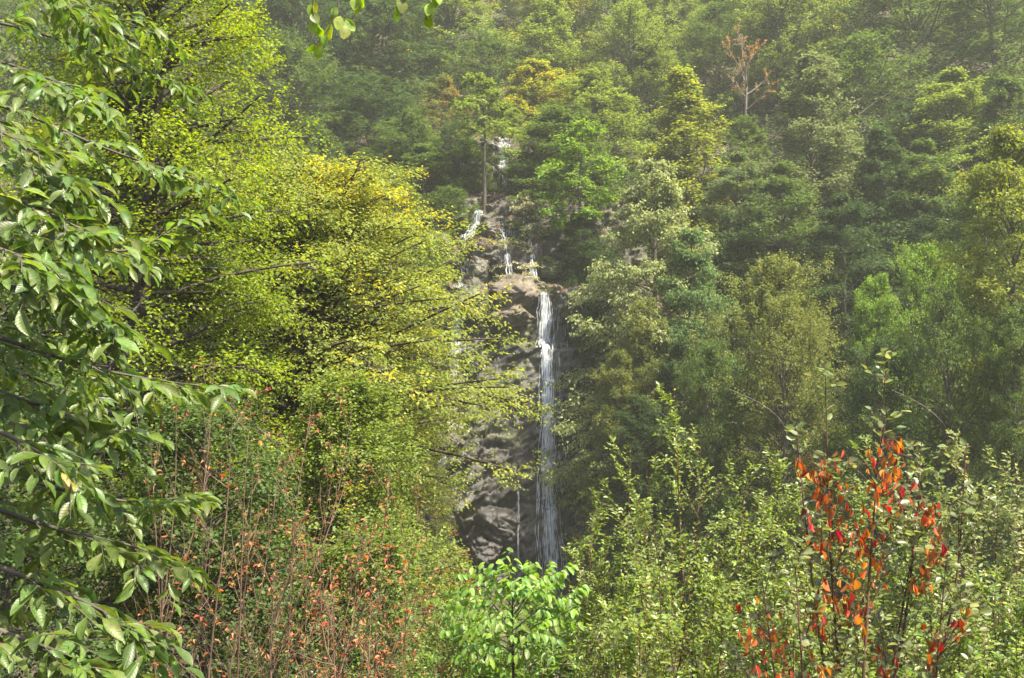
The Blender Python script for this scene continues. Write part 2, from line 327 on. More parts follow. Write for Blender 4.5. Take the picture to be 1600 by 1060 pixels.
# ------------------------------------------------------------------ the cliff of the falls
CY = np.array([52.5, 54.0, 55.0, 56.4, 57.3, 58.5, 58.75, 58.3, 58.9, 60.6, 61.4, 61.9, 63.6, 64.4, 66.5, 68.8, 69.5, 70.2, 71.2, 73.5, 77])
CZ = np.array([8.0, 9.6, 13.5, 18.5, 21.4, 22.0, 24.0, 24.7, 25.0, 25.5, 27.2, 28.5, 29.4, 31.0, 31.9, 32.7, 34.5, 36.2, 36.8, 37.3, 36.5])
_cs = np.concatenate([[0], np.cumsum(np.hypot(np.diff(CY), np.diff(CZ)))]); VMAX = _cs[-1]
def v_of_z(z): return np.interp(z, CZ, _cs)
def S(x, v):
    """point of the cliff face at sideways x and path length v"""
    x, v = np.broadcast_arrays(np.asarray(x, float), np.asarray(v, float))
    Y = np.interp(v, _cs, CY); Z = np.interp(v, _cs, CZ)
    # the recess behind the main fall only spans its own width; left of it the wall leans outwards
    rec = np.exp(-((x - 2.0) / 1.5) ** 4)
    Y = Y - (1 - rec) * 1.0 * np.exp(-((Z - 23.2) / 1.6) ** 2)
    dx = np.abs(x - gully_x(Y))
    Y = Y - 0.10 * np.clip(dx - 3.0, 0, 8) ** 1.3
    big = fbm(x * 0.35 + 3, Z * 0.30, Y * 0.25, 3) - 0.5
    al = x * .86 + Z * .5; ac = Z * .86 - x * .5                     # the beds dip aslant
    wv = 1.2 * (fbm(x * .4, Z * .4, 9., 2) - .5); ac = ac + wv
    b1, c1 = blocky(al * 0.34, ac * 0.55, Y * 0.4, 1.2)
    b2, c2 = blocky(al * 0.8 + 9, ac * 1.7, Y * 1.1, 1.4)
    b3, c3 = blocky(al * 2.0 + 3, ac * 4.8, Y * 3, 1.4)
    f = fbm(x * 3, Z * 3, Y * 3, 3) - 0.5
    amp = np.clip(0.55 + 0.8 * np.clip((x + 0.5 - 2.2) ** 2 / 6, 0, 1), 0, 1)     # the slab under the main fall is worn smoother
    d = 1.1 * big + amp * (0.80 * b1 + 0.50 * b2 + 0.22 * b3) + 0.16 * f - 0.10 * (1 - c1) - 0.07 * (1 - c2)
    Y = Y - d * 0.9 + 1.6 * np.clip((dx - 3.2) / 2.5, 0, 1) * np.clip((Z - 31) / 3, 0, 1)
    Z = Z + 0.25 * d - 1.5 * np.clip((dx - 3.2) / 2.5, 0, 1) * np.clip((Z - 31) / 3, 0, 1)
    return np.stack([x, Y, Z], -1)
STREAMS = [(2.0, 0.9, 8, 25.2), (-3.2, 1.2, 8, 29), (-0.3, .4, 24.5, 31), (0.9, .6, 24.5, 31), (-2.2, .5, 27, 32), (-1.0, .8, 31, 37)]
def build_cliff():
    nx, nv = 200, 440
    x = np.linspace(-8.2, 8.2, nx); v = np.linspace(0, VMAX, nv)
    X, Vv = np.meshgrid(x, v); P = S(X, Vv)
    wet = np.zeros(X.shape); zz = P[..., 2]
    for cx, w, z0, z1 in STREAMS:
        wet = np.maximum(wet, np.exp(-((X - cx) / (w * 1.5)) ** 2) * np.clip((zz - z0) / .8, 0, 1) * np.clip((z1 - zz) / .8 + .5, 0, 1))
    wet = np.maximum(wet, 0.8 * np.clip((13.5 - zz) / 2.5, 0, 1) + 0.5 * np.exp(-((zz - 23) / 1.3) ** 2))
    wet = np.clip(wet + (fbm(X, zz * .4, 1.0) - .5) * .9, 0, 1)
    moss = np.clip(fbm(X * .5 + 7, zz * .4, 2.) * 2.2 - 1.0, 0, 1) + 0.6 * np.exp(-((X - 0.6) / 1.0) ** 2 - ((zz - 22.3) / 1.3) ** 2) + .5 * np.clip((np.abs(X) - 5) / 3, 0, 1)
    V = P.reshape(-1, 3)
    i = (np.arange(nv - 1)[:, None] * nx + np.arange(nx - 1)[None]).reshape(-1)
    F = np.stack([i, i + 1, i + nx + 1, i + nx], -1)
    A = np.stack([wet, moss, wet], -1).reshape(-1, 3)
    o = link('cliff', mesh_np('cliff', V, [F], M_CLIFF, {'rock': A})); o['kind'] = 'structure'
    return P
CLIFF = build_cliff()

def boulder(px, py, Y, sx, sy, sz, seed, mat, label, tilt=0.0, wet=0.2, moss=0.1, cell=1.1, dent=0.32):
    c = at(px, py, Y)
    import bmesh
    bm = bmesh.new(); bmesh.ops.create_icosphere(bm, subdivisions=5, radius=1.0)
    V = np.array([v.co[:] for v in bm.verts]); F = np.array([[v.index for v in f.verts] for f in bm.faces]); bm.free()
    s = seed * 5.3
    # squared-off ball, cut by random planes as split rock is
    V = V / np.maximum(np.abs(V).max(axis=1, keepdims=True) ** 0.35, 1e-3)
    rs = np.random.RandomState(seed)
    for k in range(11):
        n = norm(rs.randn(3)); h = rs.uniform(0.72, 0.98)
        d = V @ n; V = V - np.where(d > h, d - h, 0)[:, None] * n * 0.97
    W = V * np.array((sx, sy, sz))
    b, c1 = blocky(W[:, 0] * cell + s, W[:, 1] * cell + s, W[:, 2] * cell * 1.4, 1.3); b2, c2 = blocky(W[:, 0] * cell * 2.7 + s, W[:, 1] * cell * 2.7, W[:, 2] * cell * 4, 1.3)
    f = fbm(W[:, 0] * 1.6 + s, W[:, 1] * 1.6, W[:, 2] * 1.6, 5) - .5
    W = W * (1 + (dent * .6 * b + dent * .22 * b2 + dent * .7 * f - 0.09 * (1 - c1) - .04 * (1 - c2))[:, None] / max(min(sx, sz), .5))
    ca, sa = math.cos(tilt), math.sin(tilt)
    W = np.stack([W[:, 0] * ca - W[:, 2] * sa, W[:, 1], W[:, 0] * sa + W[:, 2] * ca], -1)
    wetv = np.clip(wet + (fbm(W[:, 0] * 1.2 + s, W[:, 2] * .5, 1.) - .5) * 1.2, 0, 1); mo = np.clip(moss + (fbm(W[:, 0] + s, W[:, 2], 5.) - .5) * 1.5, 0, 1)
    o = link('boulder', mesh_np('boulder', W, [F], mat, {'rock': np.stack([wetv, mo, mo], -1)}, smooth=False), loc=c)
    o['label'] = label; o['category'] = 'boulder'; o['group'] = 'rocks on the ledges of the waterfall'
    return o
def m_px(n, Y): return n * Y / FPX
B = [ # px, py, Y, half-sizes in px (w, depth m, h px), seed, material, label
 (798, 458, 58.5, 42, 1.5, 30, 3, M_TAN, 'broad tan rock with cracked face left of the top of the tall fall', 0.05, .05, .1),
 (796, 494, 58.1, 34, 1.4, 18, 4, M_TAN, 'lower tan rock bulging under the broad cracked one beside the tall fall', 0.1, .1, .25),
 (846, 452, 59.7, 34, .9, 12, 5, M_TAN, 'wedge of tan rock sloping down to the lip of the tall fall', -0.25, .15, .3),
 (757, 392, 61.0, 36, 1.3, 18, 6, M_GREY, 'grey boulder capped with red-brown fallen leaves at the foot of the upper chute', -0.25, .1, .0),
 (745, 428, 60.2, 22, 1.0, 26, 7, M_GREY, 'dark slanting slab below the leaf-capped boulder', -0.5, .6, .2),
 (786, 410, 61.2, 28, 1.4, 32, 8, M_GREY, 'rounded grey rock between the two thin upper streams', 0.2, .3, .05),
 (822, 406, 61.3, 28, 1.4, 34, 9, M_GREY, 'tall grey slab with a crack, under the right hand thin streams', -0.1, .35, .05),
 (806, 352, 62.8, 12, .8, 14, 10, M_GREY, 'grey upright block between the upper trickles', 0.3, .3, .05),
 (722, 352, 62.6, 14, .9, 20, 11, M_GREY, 'grey wet rock left of the slanting upper chute', 0.3, .5, .2),
 (765, 358, 62.3, 17, .9, 13, 12, M_GREY, 'brown ledge rock right of the slanting upper chute', -0.2, .3, .2),
 (872, 455, 59.0, 10, .7, 11, 13, M_TAN, 'small pinkish rock right of the lip of the tall fall', 0.0, .1, .1),
 (858, 425, 60.6, 20, .9, 12, 14, M_GREY, 'flat brown rock among fallen leaves above the tall fall', -0.15, .2, .2),
 (700, 400, 60.5, 20, 1.2, 28, 15, M_CLIFF, 'brown mossy outcrop behind the yellow tree top, left of the falls', 0.2, .3, .6),
 (893, 474, 57.6, 20, 1.1, 28, 21, M_CLIFF, 'dark mossy rock just right of the lip of the tall fall', 0.1, .5, .6),
 (738, 470, 57.4, 26, 1.2, 34, 22, M_CLIFF, 'dark mossy wall block left of the broad tan rock', 0.1, .6, .7),
 (775, 820, 53.8, 36, 1.5, 26, 16, M_CLIFF, 'dark blocky rock shelf at the foot of the cliff, left of the pool', -0.35, .6, .1),
 (762, 860, 53.2, 26, 1.2, 20, 17, M_CLIFF, 'low dark wedge of rock at the very foot of the cliff', -0.4, .6, .1),
 (700, 690, 53.0, 24, 1.2, 22, 18, M_GREY, 'greyish rock showing behind orange leaves beside the left lower cascade', 0.1, .2, .1),
]
for px, py, Y, w, dep, h, sdd, mt, lb, tl, we, mo in B:
    boulder(px, py, Y, m_px(w, Y), dep, m_px(h, Y), sdd, mt, lb, tl, we, mo)

# water ----------------------------------------------------------------
def strands(name, label, tops, n, width, length_rng, seed, v0, v1, off=0.10, r=(0.008, 0.024), wander=0.25, core=0.5, film=True, drift=None, fan=0.6):
    """tops: x of the stream centre; v0 -> v1 path range from the top down; drift(s) shifts the centre sideways on the way down"""
    rs = np.random.RandomState(seed)
    m = 7
    off0 = np.where(rs.rand(n) < core, rs.randn(n) * width * 0.22, rs.uniform(-1, 1, n) * width)
    s0 = rs.rand(n) ** 1.0; ln = rs.uniform(*length_rng, n) / abs(v1 - v0)
    tt = s0[:, None] + np.linspace(0, 1, m)[None] * ln[:, None]
    tt = np.clip(tt, 0, 1)
    vv = v0 + (v1 - v0) * tt
    dr = drift(tt) if drift else 0
    wob = (fbm(off0[:, None] * 2 + 5, tt * 9, seed * 1.0, 3) - .5) * wander
    spread = 0.75 + fan * tt
    X = tops + dr + off0[:, None] * spread + wob
    P = S(X, vv)
    # falling water cannot come back to the wall: keep the outermost depth reached from the lip down
    lip = S(np.full_like(off0, tops)[:, None] + off0[:, None], v0 + (v1 - v0) * np.linspace(0, 1, 60)[None])
    run = np.minimum.accumulate(lip[..., 1], axis=1)
    yy = np.stack([np.interp(tt[i], np.linspace(0, 1, 60), run[i]) for i in range(n)])
    P[..., 1] = np.minimum(P[..., 1], yy) - off * (0.3 + rs.rand(n)[:, None])
    R = rs.uniform(*r, n)[:, None] * np.sin(np.linspace(0.08, math.pi - 0.02, m))[None] * (0.6 + 0.8 * rs.rand(n, m))
    V, F = tubes(P, R, 4)
    o = link(name, mesh_np(name, V, [F], M_WATER, smooth=True)); o['kind'] = 'structure'; o['label'] = label
    if film:
        nx, nv = 16, 130
        u = np.linspace(-1, 1, nx); t = np.linspace(0, 1, nv)
        U, T = np.meshgrid(u, t); drf = drift(T) if drift else 0
        XX = tops + drf + U * width * 1.25 * (0.8 + fan * T)
        Q = S(XX, v0 + (v1 - v0) * T)
        Q[..., 1] = np.minimum.accumulate(Q[..., 1], axis=0) - 0.06
        fl = 0.93 - np.abs(U) ** 1.5 * 0.9 - 0.25 * T - .8 * np.clip(1 - T / .08, 0, 1) - .5 * np.clip((T - .85) / .15, 0, 1)
        i = (np.arange(nv - 1)[:, None] * nx + np.arange(nx - 1)[None]).reshape(-1)
        F2 = np.stack([i, i + 1, i + nx + 1, i + nx], -1)
        o2 = link('water_film', mesh_np('water_film', Q.reshape(-1, 3), [F2], M_FILM, {'flow': np.stack([fl, fl, fl], -1).reshape(-1, 3)}, smooth=True), parent=o)
vz = v_of_z
WM = strands('waterfall', 'tall main waterfall dropping over dark rock to the foot of the cliff', 1.95, 210, 0.46, (.35, 1.5), 1, vz(24.85), vz(21.45), off=.16, r=(.007, .022), drift=lambda t: -0.05 + 0.05 * t)
strands('waterfall', 'water fanning out down the dark slab beneath the tall free drop', 2.0, 760, 0.42, (.25, 1.3), 21, vz(21.7), vz(9.0), off=.14, r=(.007, .022), drift=lambda t: -0.02 + 0.10 * t, core=.6, fan=1.5)
strands('waterfall', 'thin spray of water right of the tall main waterfall', 2.5, 170, 0.85, (.2, 1.0), 2, vz(24.7), vz(11), off=.14, r=(.004, .011), core=.2, film=False)
strands('waterfall', 'slanting white chute above the leaf-capped boulder', -2.0, 190, 0.30, (.2, .8), 3, vz(30.6), vz(27.9), off=.9, r=(.010, .028), drift=lambda t: -0.9 * t, wander=.1)
strands('waterfall', 'left hand veil of water under the leaf-capped boulder', -3.0, 150, 0.5, (.2, .9), 4, vz(27.6), vz(25.0), off=.6, r=(.006, .016), drift=lambda t: 0.1 * t)
strands('waterfall', 'thin upper trickle bending down between the grey rocks', -0.7, 190, 0.16, (.2, .7), 5, vz(29.0), vz(25.6), off=1.1, r=(.008, .02), drift=lambda t: 0.55 * t ** .6, wander=.1, film=False)
strands('waterfall', 'row of thin trickles beneath the pale leaved tree', 0.55, 260, 0.75, (.2, .9), 6, vz(31.3), vz(28.4), off=.9, r=(.006, .016), core=.1, film=False)
strands('waterfall', 'right hand upper trickle ending on the tan rock', 1.0, 190, 0.16, (.2, .7), 7, vz(28.6), vz(25.6), off=1.1, r=(.008, .022), drift=lambda t: 0.30 * t ** .5, wander=.1, film=False)
strands('waterfall', 'topmost hazy cascade high behind the slender tree', -0.9, 300, 0.6, (.3, 1.0), 8, vz(37.2), vz(32.7), off=.2, r=(.008, .018), drift=lambda t: -0.1 + 0.5 * t)
strands('waterfall', 'small double cascade low on the left, above the orange leaves', -3.3, 240, 0.32, (.2, .8), 9, vz(17.5), vz(14.0), off=.5, r=(.008, .024), drift=lambda t: -0.7 * t, wander=.15)
strands('waterfall', 'veil of water on the cliff behind the yellow tree', -3.2, 60, 0.5, (.3, .9), 10, vz(24.8), vz(18.0), off=.4, r=(.006, .014))
strands('waterfall', 'thin separate thread of water left of the main fall, near its foot', 0.35, 60, 0.08, (.3, 1.0), 11, vz(13.8), vz(9.6), off=.3, r=(.006, .013), film=False, wander=.1)

# ------------------------------------------------------------------ leaves
TQ = (np.array([(0, 0, 0), (.45, .5, .12), (1, 0, -.08), (.45, -.5, .12)]), [np.array([(0, 1, 2, 3)])])
T6 = (np.array([(0, 0, 0), (.28, .42, .09), (.68, .38, .05), (1, 0, -.12), (.68, -.38, .05), (.28, -.42, .09)]), [np.array([(0, 1, 2, 3), (0, 3, 4, 5)])])
def big_template(bend=0.2, fold=0.25, twist=0.0, peak=0.55, rows=(0.14, 0.34, 0.55, 0.76, 0.91), wave=0.0, seed=0, acute=0.9, petiole=0.0):
    rs = np.random.RandomState(seed); V = [(0, 0, 0)]
    for u in rows:
        w = 0.5 * math.sin(math.pi * u ** (math.log(0.5) / math.log(peak))) ** acute
        z0 = -bend * u * u + wave * math.sin(u * 7 + seed)
        tw = twist * u
        for v in (-w, 0, w):
            V.append((u, v, z0 + fold * abs(v) + tw * v + (rs.rand() - .5) * .03))
    V.append((1, 0, -bend)); V = np.array(V)
    if petiole: V[:, 0] = V[:, 0] * (1 - petiole) + petiole
    n = len(rows); F4 = []; F3 = [(0, 2, 1), (0, 3, 2)]
    for r in range(n - 1):
        a = 1 + 3 * r
        F4 += [(a, a + 1, a + 4, a + 3), (a + 1, a + 2, a + 5, a + 4)]
    a = 1 + 3 * (n - 1); t = len(V) - 1
    F3 += [(a, a + 1, t), (a + 1, a + 2, t)]
    return V, [np.array(F4), np.array(F3)]
def leaf_frames(d, n):
    d = norm(d); s = norm(np.cross(n, d)); nn = np.cross(d, s)
    return d, s, nn
def leaf_mesh_arrays(tmpl, pos, d, n, L, W, attr):
    T, Fs = tmpl; d, s, nn = leaf_frames(d, n); k = len(T); N = len(pos)
    V = pos[:, None] + (T[None, :, 0:1] * L[:, None, None]) * d[:, None] + (T[None, :, 1:2] * W[:, None, None]) * s[:, None] + (T[None, :, 2:3] * L[:, None, None]) * nn[:, None]
    off = (np.arange(N) * k)[:, None, None]
    F = [(f[None] + off).reshape(-1, f.shape[1]) for f in Fs]
    A = np.repeat(attr, k, axis=0)
    UV = np.tile(np.stack([T[:, 0], T[:, 1], T[:, 2]], -1), (N, 1))
    return V.reshape(-1, 3), F, A, UV

def interp(P, s):
    N, m, _ = P.shape; t = np.clip(s, 0, 0.9999) * (m - 1); i = t.astype(int); f = (t - i)[..., None]
    r = np.arange(N)[:, None]
    a = P[r, i]; b = P[r, i + 1]
    return a + (b - a) * f, norm(b - a)
def plen(P): return np.linalg.norm(np.diff(P, axis=1), axis=2).sum(1)
def shoots(rs, P, k, s0, s1, ang, lfun, m=4, droop=0.1, rise=0.0, vjit=0.15, radial=False, power=1.0):
    """side shoots on every polyline of P, alternating left and right (or all round when radial)"""
    N = len(P)
    s = s0 + (s1 - s0) * ((np.arange(k)[None] + rs.rand(N, k)) / k) ** power
    p, t = interp(P, s); L = lfun(s, plen(P)[:, None]) * rs.uniform(.75, 1.25, (N, k))
    if radial:
        ref = rs.randn(N, k, 3); side = norm(np.cross(t, ref)); sign = 1.0
    else:
        side = norm(np.cross(t, UP + 1e-3)); sign = (np.where((np.arange(k)[None] + rs.randint(0, 2, (N, 1))) % 2 == 0, 1.0, -1.0))[..., None]
    a = np.radians(rs.uniform(*ang, (N, k)))[..., None]
    d = np.cos(a) * t + np.sin(a) * side * sign + UP * (rise + vjit * rs.randn(N, k)[..., None]); d = norm(d)
    u = np.linspace(0, 1, m)[None, None, :, None]
    Q = p[:, :, None] + d[:, :, None] * L[..., None, None] * u - UP * (droop * L[..., None, None] * u * u) + side[:, :, None] * 0.08 * L[..., None, None] * u * u * rs.randn(N, k)[..., None, None]
    return Q.reshape(-1, m, 3), s.reshape(-1)
def leaves_on(rs, P, k, s0, s1, ang=(35, 70), tip=-0.25, njit=0.45, flat=True, jitter=0.0, radial=False):
    N = len(P)
    s = s0 + (s1 - s0) * (np.arange(k)[None] + rs.rand(N, k) * .8) / k
    p, t = interp(P, s)
    if radial: side = norm(np.cross(t, rs.randn(N, k, 3))); sign = 1.0
    else:
        side = norm(np.cross(t, UP + 1e-3)); sign = np.where((np.arange(k)[None] + rs.randint(0, 2, (N, 1))) % 2 == 0, 1.0, -1.0)[..., None]
    a = np.radians(rs.uniform(*ang, (N, k)))[..., None]
    d = np.cos(a) * t + np.sin(a) * side * sign + UP * (tip + 0.18 * rs.randn(N, k)[..., None])
    n = UP + njit * rs.randn(N, k, 3)
    p = p + jitter * rs.randn(N, k, 3)
    return p.reshape(-1, 3), norm(d).reshape(-1, 3), n.reshape(-1, 3)
def attr_of(rs, pos, c=1.2, w=0.5, seed=0.0):
    N = len(pos)
    g = fbm(pos[:, 0] / c + seed, pos[:, 1] / c, pos[:, 2] / c, 2)
    g = np.clip((g - .5) * 1.6 + .5, 0, 1)
    return np.stack([np.clip(rs.normal(.5, .25, N), 0, 1), np.clip(w * g + (1 - w) * rs.rand(N), 0, 1), rs.rand(N)], -1)

def tree_arrays(seed, H, R, cb, prof, nl, nsub, ntw, nleaf, leaf, el=(5, 55), droop=.25, sublen=.42, twl=.45, trunk_r=.16, lean=(0, 0), sub_droop=.15, njit=.62, tip=-.25, limb_jit=.3, inner=.3, radial=True, tiers=0, lobe=.56, skew=1.0):
    rs = np.random.RandomState(seed)
    m0 = 12; z = np.linspace(0, 1, m0)
    T = np.stack([lean[0] * z * H + .02 * H * np.cumsum(rs.randn(m0)) * .25 * z, lean[1] * z * H + .02 * H * np.cumsum(rs.randn(m0)) * .25 * z, z * H * .97 - .6 * (z == 0)], -1)[None]
    TR = (trunk_r * (1 - z) ** .8 + .015)[None]
    u = np.sort(np.concatenate([(np.arange(nl) + rs.rand(nl)) / nl]))
    u = u ** skew
    if tiers: u = np.clip((np.round(u * tiers) + rs.uniform(-.12, .12, nl)) / tiers, 0, 1)
    t = cb + (0.985 - cb) * u; p, _ = interp(T, t[None]); p = p[0]
    az = np.arange(nl) * 2.39996 + rs.randn(nl) * .4
    L = R * prof(u) * rs.uniform(.78, 1.1, nl) * (.94 - lobe / 2 + lobe * np.clip((vnoise(np.cos(az) * 1.6 + seed, np.sin(az) * 1.6, u * 4.5) - .5) * 1.7 + .5, 0, 1)) + .1
    e = np.radians(el[0] + (el[1] - el[0]) * u ** 1.5 + rs.randn(nl) * 13)
    h = np.stack([np.cos(az), np.sin(az), 0 * az], -1); lat = np.stack([-np.sin(az), np.cos(az), 0 * az], -1)
    m1 = 8; s = np.linspace(0, 1, m1)[None, :, None]; Lx = L[:, None, None]
    wob = rs.randn(nl)[:, None, None]
    LB = p[:, None] + h[:, None] * Lx * s * np.cos(e)[:, None, None] + UP * Lx * (s * np.sin(e)[:, None, None] - droop * s * s * (1 - .5 * u)[:, None, None]) + lat[:, None] * Lx * wob * limb_jit * s * s
    LR = (trunk_r * .24 * (L / R + .15))[:, None] * (1 - .85 * np.linspace(0, 1, m1))[None] + .006
    SB, ss = shoots(rs, LB, nsub, inner, 1.0, (30, 62), lambda s_, l: l * sublen * (1.12 - s_) ** .7 + .25 * sublen, 4, sub_droop, vjit=.3)
    TW, _ = shoots(rs, SB, ntw, .2, 1.0, (25, 60), lambda s_, l: twl * (.6 + .5 * (1 - s_)) + 0 * l, 3, .05, vjit=.3, rise=.12, radial=radial)
    tips = TW
    p1, d1, n1 = leaves_on(rs, tips, nleaf, .15, 1.0, tip=tip, njit=njit, jitter=leaf * .25)
    p2, d2, n2 = leaves_on(rs, SB, max(2, nleaf // 2), .5, 1.0, tip=tip, njit=njit, jitter=leaf * .25)
    pos = np.concatenate([p1, p2]); d = np.concatenate([d1, d2]); n = np.concatenate([n1, n2])
    A = attr_of(rs, pos, c=H * .12, w=.6, seed=seed * 1.7)
    sz = leaf * rs.uniform(.7, 1.25, len(pos))
    return dict(T=T, TR=TR, LB=LB, LR=LR, SB=SB, TW=TW, pos=pos, d=d, n=n, A=A, sz=sz)
def tree_meshes(name, a, tmpl, mat, ratio=.6, bark=M_BARK, twigs=False, sub_r=.012):
    V, F, A, UV = leaf_mesh_arrays(tmpl, a['pos'], a['d'], a['n'], a['sz'], a['sz'] * ratio, a['A'])
    crown = mesh_np(name + '_crown', V, F, mat, {'leaf': A})
    tv, tf = tubes(a['T'], a['TR'], 8); trunk = mesh_np(name + '_trunk', tv, [tf], bark, smooth=True)
    parts = [tubes(a['LB'], a['LR'], 5)]
    if twigs: parts.append(tubes(a['SB'][::3], np.broadcast_to(np.linspace(sub_r, sub_r * .3, a['SB'].shape[1])[None], a['SB'][::3].shape[:2]), 3))
    lv, lf = join(parts); limbs = mesh_np(name + '_limbs', lv, lf, bark, smooth=True)
    return dict(crown=crown, trunk=trunk, limbs=limbs)

dome = lambda u: np.clip(1 - u, 0, 1) ** .55 * (.72 + .28 * np.minimum(1, u * 5))
roundp = lambda u: np.sqrt(np.clip(1 - (1.75 * (u - .42)) ** 2, .05, 1)) * np.clip((1.02 - u) * 3, 0, 1) ** .5
cone = lambda u: np.clip(1 - u, 0, 1) ** .85 * (.85 + .15 * np.minimum(1, u * 6))
colm = lambda u: np.clip(1 - u, 0, 1) ** .45 * (.6 + .4 * np.minimum(1, u * 3))
wide = lambda u: np.clip(1 - u, 0, 1) ** .4 * (.55 + .45 * np.minimum(1, u * 2.5))
TEMPL = {}
def add_t(key, H, R, mat=M_LEAF, **kw):
    a = tree_arrays(H=H, R=R, **kw); TEMPL[key] = (H, R, tree_meshes(key, a, TQ, mat, ratio=kw.get('ratio', .62)))
# the far kinds, about 25,000 leaves each
add_t('layered', 12, 4.2, seed=11, cb=.12, prof=dome, nl=74, nsub=14, ntw=6, nleaf=4, leaf=.15, el=(12, 62), droop=.2)
add_t('layered_turning', 12, 4.2, mat=M_LEAFO, seed=12, cb=.10, prof=dome, nl=70, nsub=14, ntw=6, nleaf=4, leaf=.15, el=(5, 55), droop=.22)
add_t('rounded', 11, 4.4, seed=13, cb=.10, prof=roundp, nl=80, nsub=14, ntw=6, nleaf=4, leaf=.145, el=(12, 72), droop=.12)
add_t('rounded_dense', 11, 4.4, seed=14, cb=.06, prof=wide, nl=92, nsub=14, ntw=6, nleaf=4, leaf=.13, el=(0, 74), droop=.1)
add_t('pointed', 13, 3.0, seed=15, cb=.10, lobe=.32, prof=cone, nl=96, nsub=12, ntw=6, nleaf=4, leaf=.125, el=(38, 76), droop=.0, sublen=.36)
add_t('tall_drooping', 14, 3.2, seed=16, cb=.10, lobe=.32, prof=colm, nl=96, nsub=13, ntw=6, nleaf=4, leaf=.125, el=(25, 72), droop=.3)
add_t('conical', 12, 3.4, seed=17, cb=.06, lobe=.32, prof=cone, nl=90, nsub=13, ntw=6, nleaf=4, leaf=.125, el=(8, 50), droop=.2, sublen=.38)
add_t('pale_tipped', 12, 3.6, mat=M_LEAFP, seed=18, cb=.08, prof=cone, nl=84, nsub=14, ntw=6, nleaf=4, leaf=.155, el=(10, 50), droop=.25, tip=-.5, radial=False)
add_t('tiered', 12, 4.6, mat=M_LEAFP, seed=27, cb=.10, prof=lambda u: np.clip(1 - u, 0, 1) ** .75 * (.8 + .2 * np.minimum(1, u * 5)) + .03, nl=95, nsub=14, ntw=7, nleaf=5, leaf=.115, el=(8, 48), droop=.3, tip=-.5, radial=False, twl=.45, sublen=.46, tiers=9, lobe=.3)
add_t('tiered_dark', 12, 4.2, seed=28, cb=.08, prof=dome, nl=90, nsub=14, ntw=6, nleaf=4, leaf=.135, el=(6, 52), droop=.24, radial=False, tiers=8, lobe=.35)
add_t('slender', 10, 2.2, seed=19, cb=.52, prof=wide, nl=20, nsub=10, ntw=6, nleaf=5, leaf=.17, el=(15, 60), droop=.2, sublen=.5, trunk_r=.11)
add_t('bushy', 6, 3.2, seed=20, cb=.05, prof=wide, nl=56, nsub=12, ntw=6, nleaf=4, leaf=.13, el=(10, 72), droop=.1, limb_jit=.4, trunk_r=.09)
add_t('near_rounded', 11, 4.4, seed=23, cb=.08, prof=roundp, nl=105, nsub=14, ntw=7, nleaf=5, leaf=.10, el=(10, 74), droop=.12, twl=.42, sublen=.48)
add_t('near_layered', 12, 4.2, mat=M_LEAFO, seed=24, cb=.10, prof=dome, nl=110, nsub=15, ntw=8, nleaf=5, leaf=.095, el=(5, 55), droop=.2, twl=.42, sublen=.48, radial=False)
add_t('near_dense', 10, 4.2, seed=25, cb=.05, prof=wide, nl=110, nsub=14, ntw=7, nleaf=5, leaf=.088, el=(0, 76), droop=.1, twl=.40, sublen=.48)

def place_tree(key, px, top, w, Y, col, autumn, label, bottom=None, group='trees on the slopes of the ravine', rot=None, name='tree', sink=0.5, seed=None):
    if Y <= 52.5: key = {'rounded': 'near_rounded', 'rounded_dense': 'near_dense', 'layered': 'near_layered', 'layered_turning': 'near_layered'}.get(key, key)
    H, R, M = TEMPL[key]
    tp = at(px, top, Y); gz = float(terrain(tp[0], Y)) - sink
    gz = min(gz, max(tp[2] - .8 * H * 1.2 * m_px(w, Y) / (2 * R), gz - 3.0))
    if bottom is not None: gz = min(gz, at(px, bottom, Y)[2]) if at(px, bottom, Y)[2] < gz else gz
    h = max(tp[2] - gz, 3.0)
    sz = h / H; sx = 1.2 * m_px(w, Y) / (2 * R)
    if sz / sx > 1.9: sx = sz / 1.9
    rs = random.Random(int(px * 7 + top * 13 + Y))
    o = thing(name, label, 'tree', (tp[0], Y, gz), group)
    o.scale = (sx, sx, sz); o.rotation_euler = (0, 0, rs.uniform(0, 6.28) if rot is None else rot)
    c4 = (*col, autumn)
    for pn in ('trunk', 'limbs', 'crown'):
        c = link(pn, M[pn], o, color=c4)
        if pn == 'crown': c['kind'] = 'stuff'
    return o

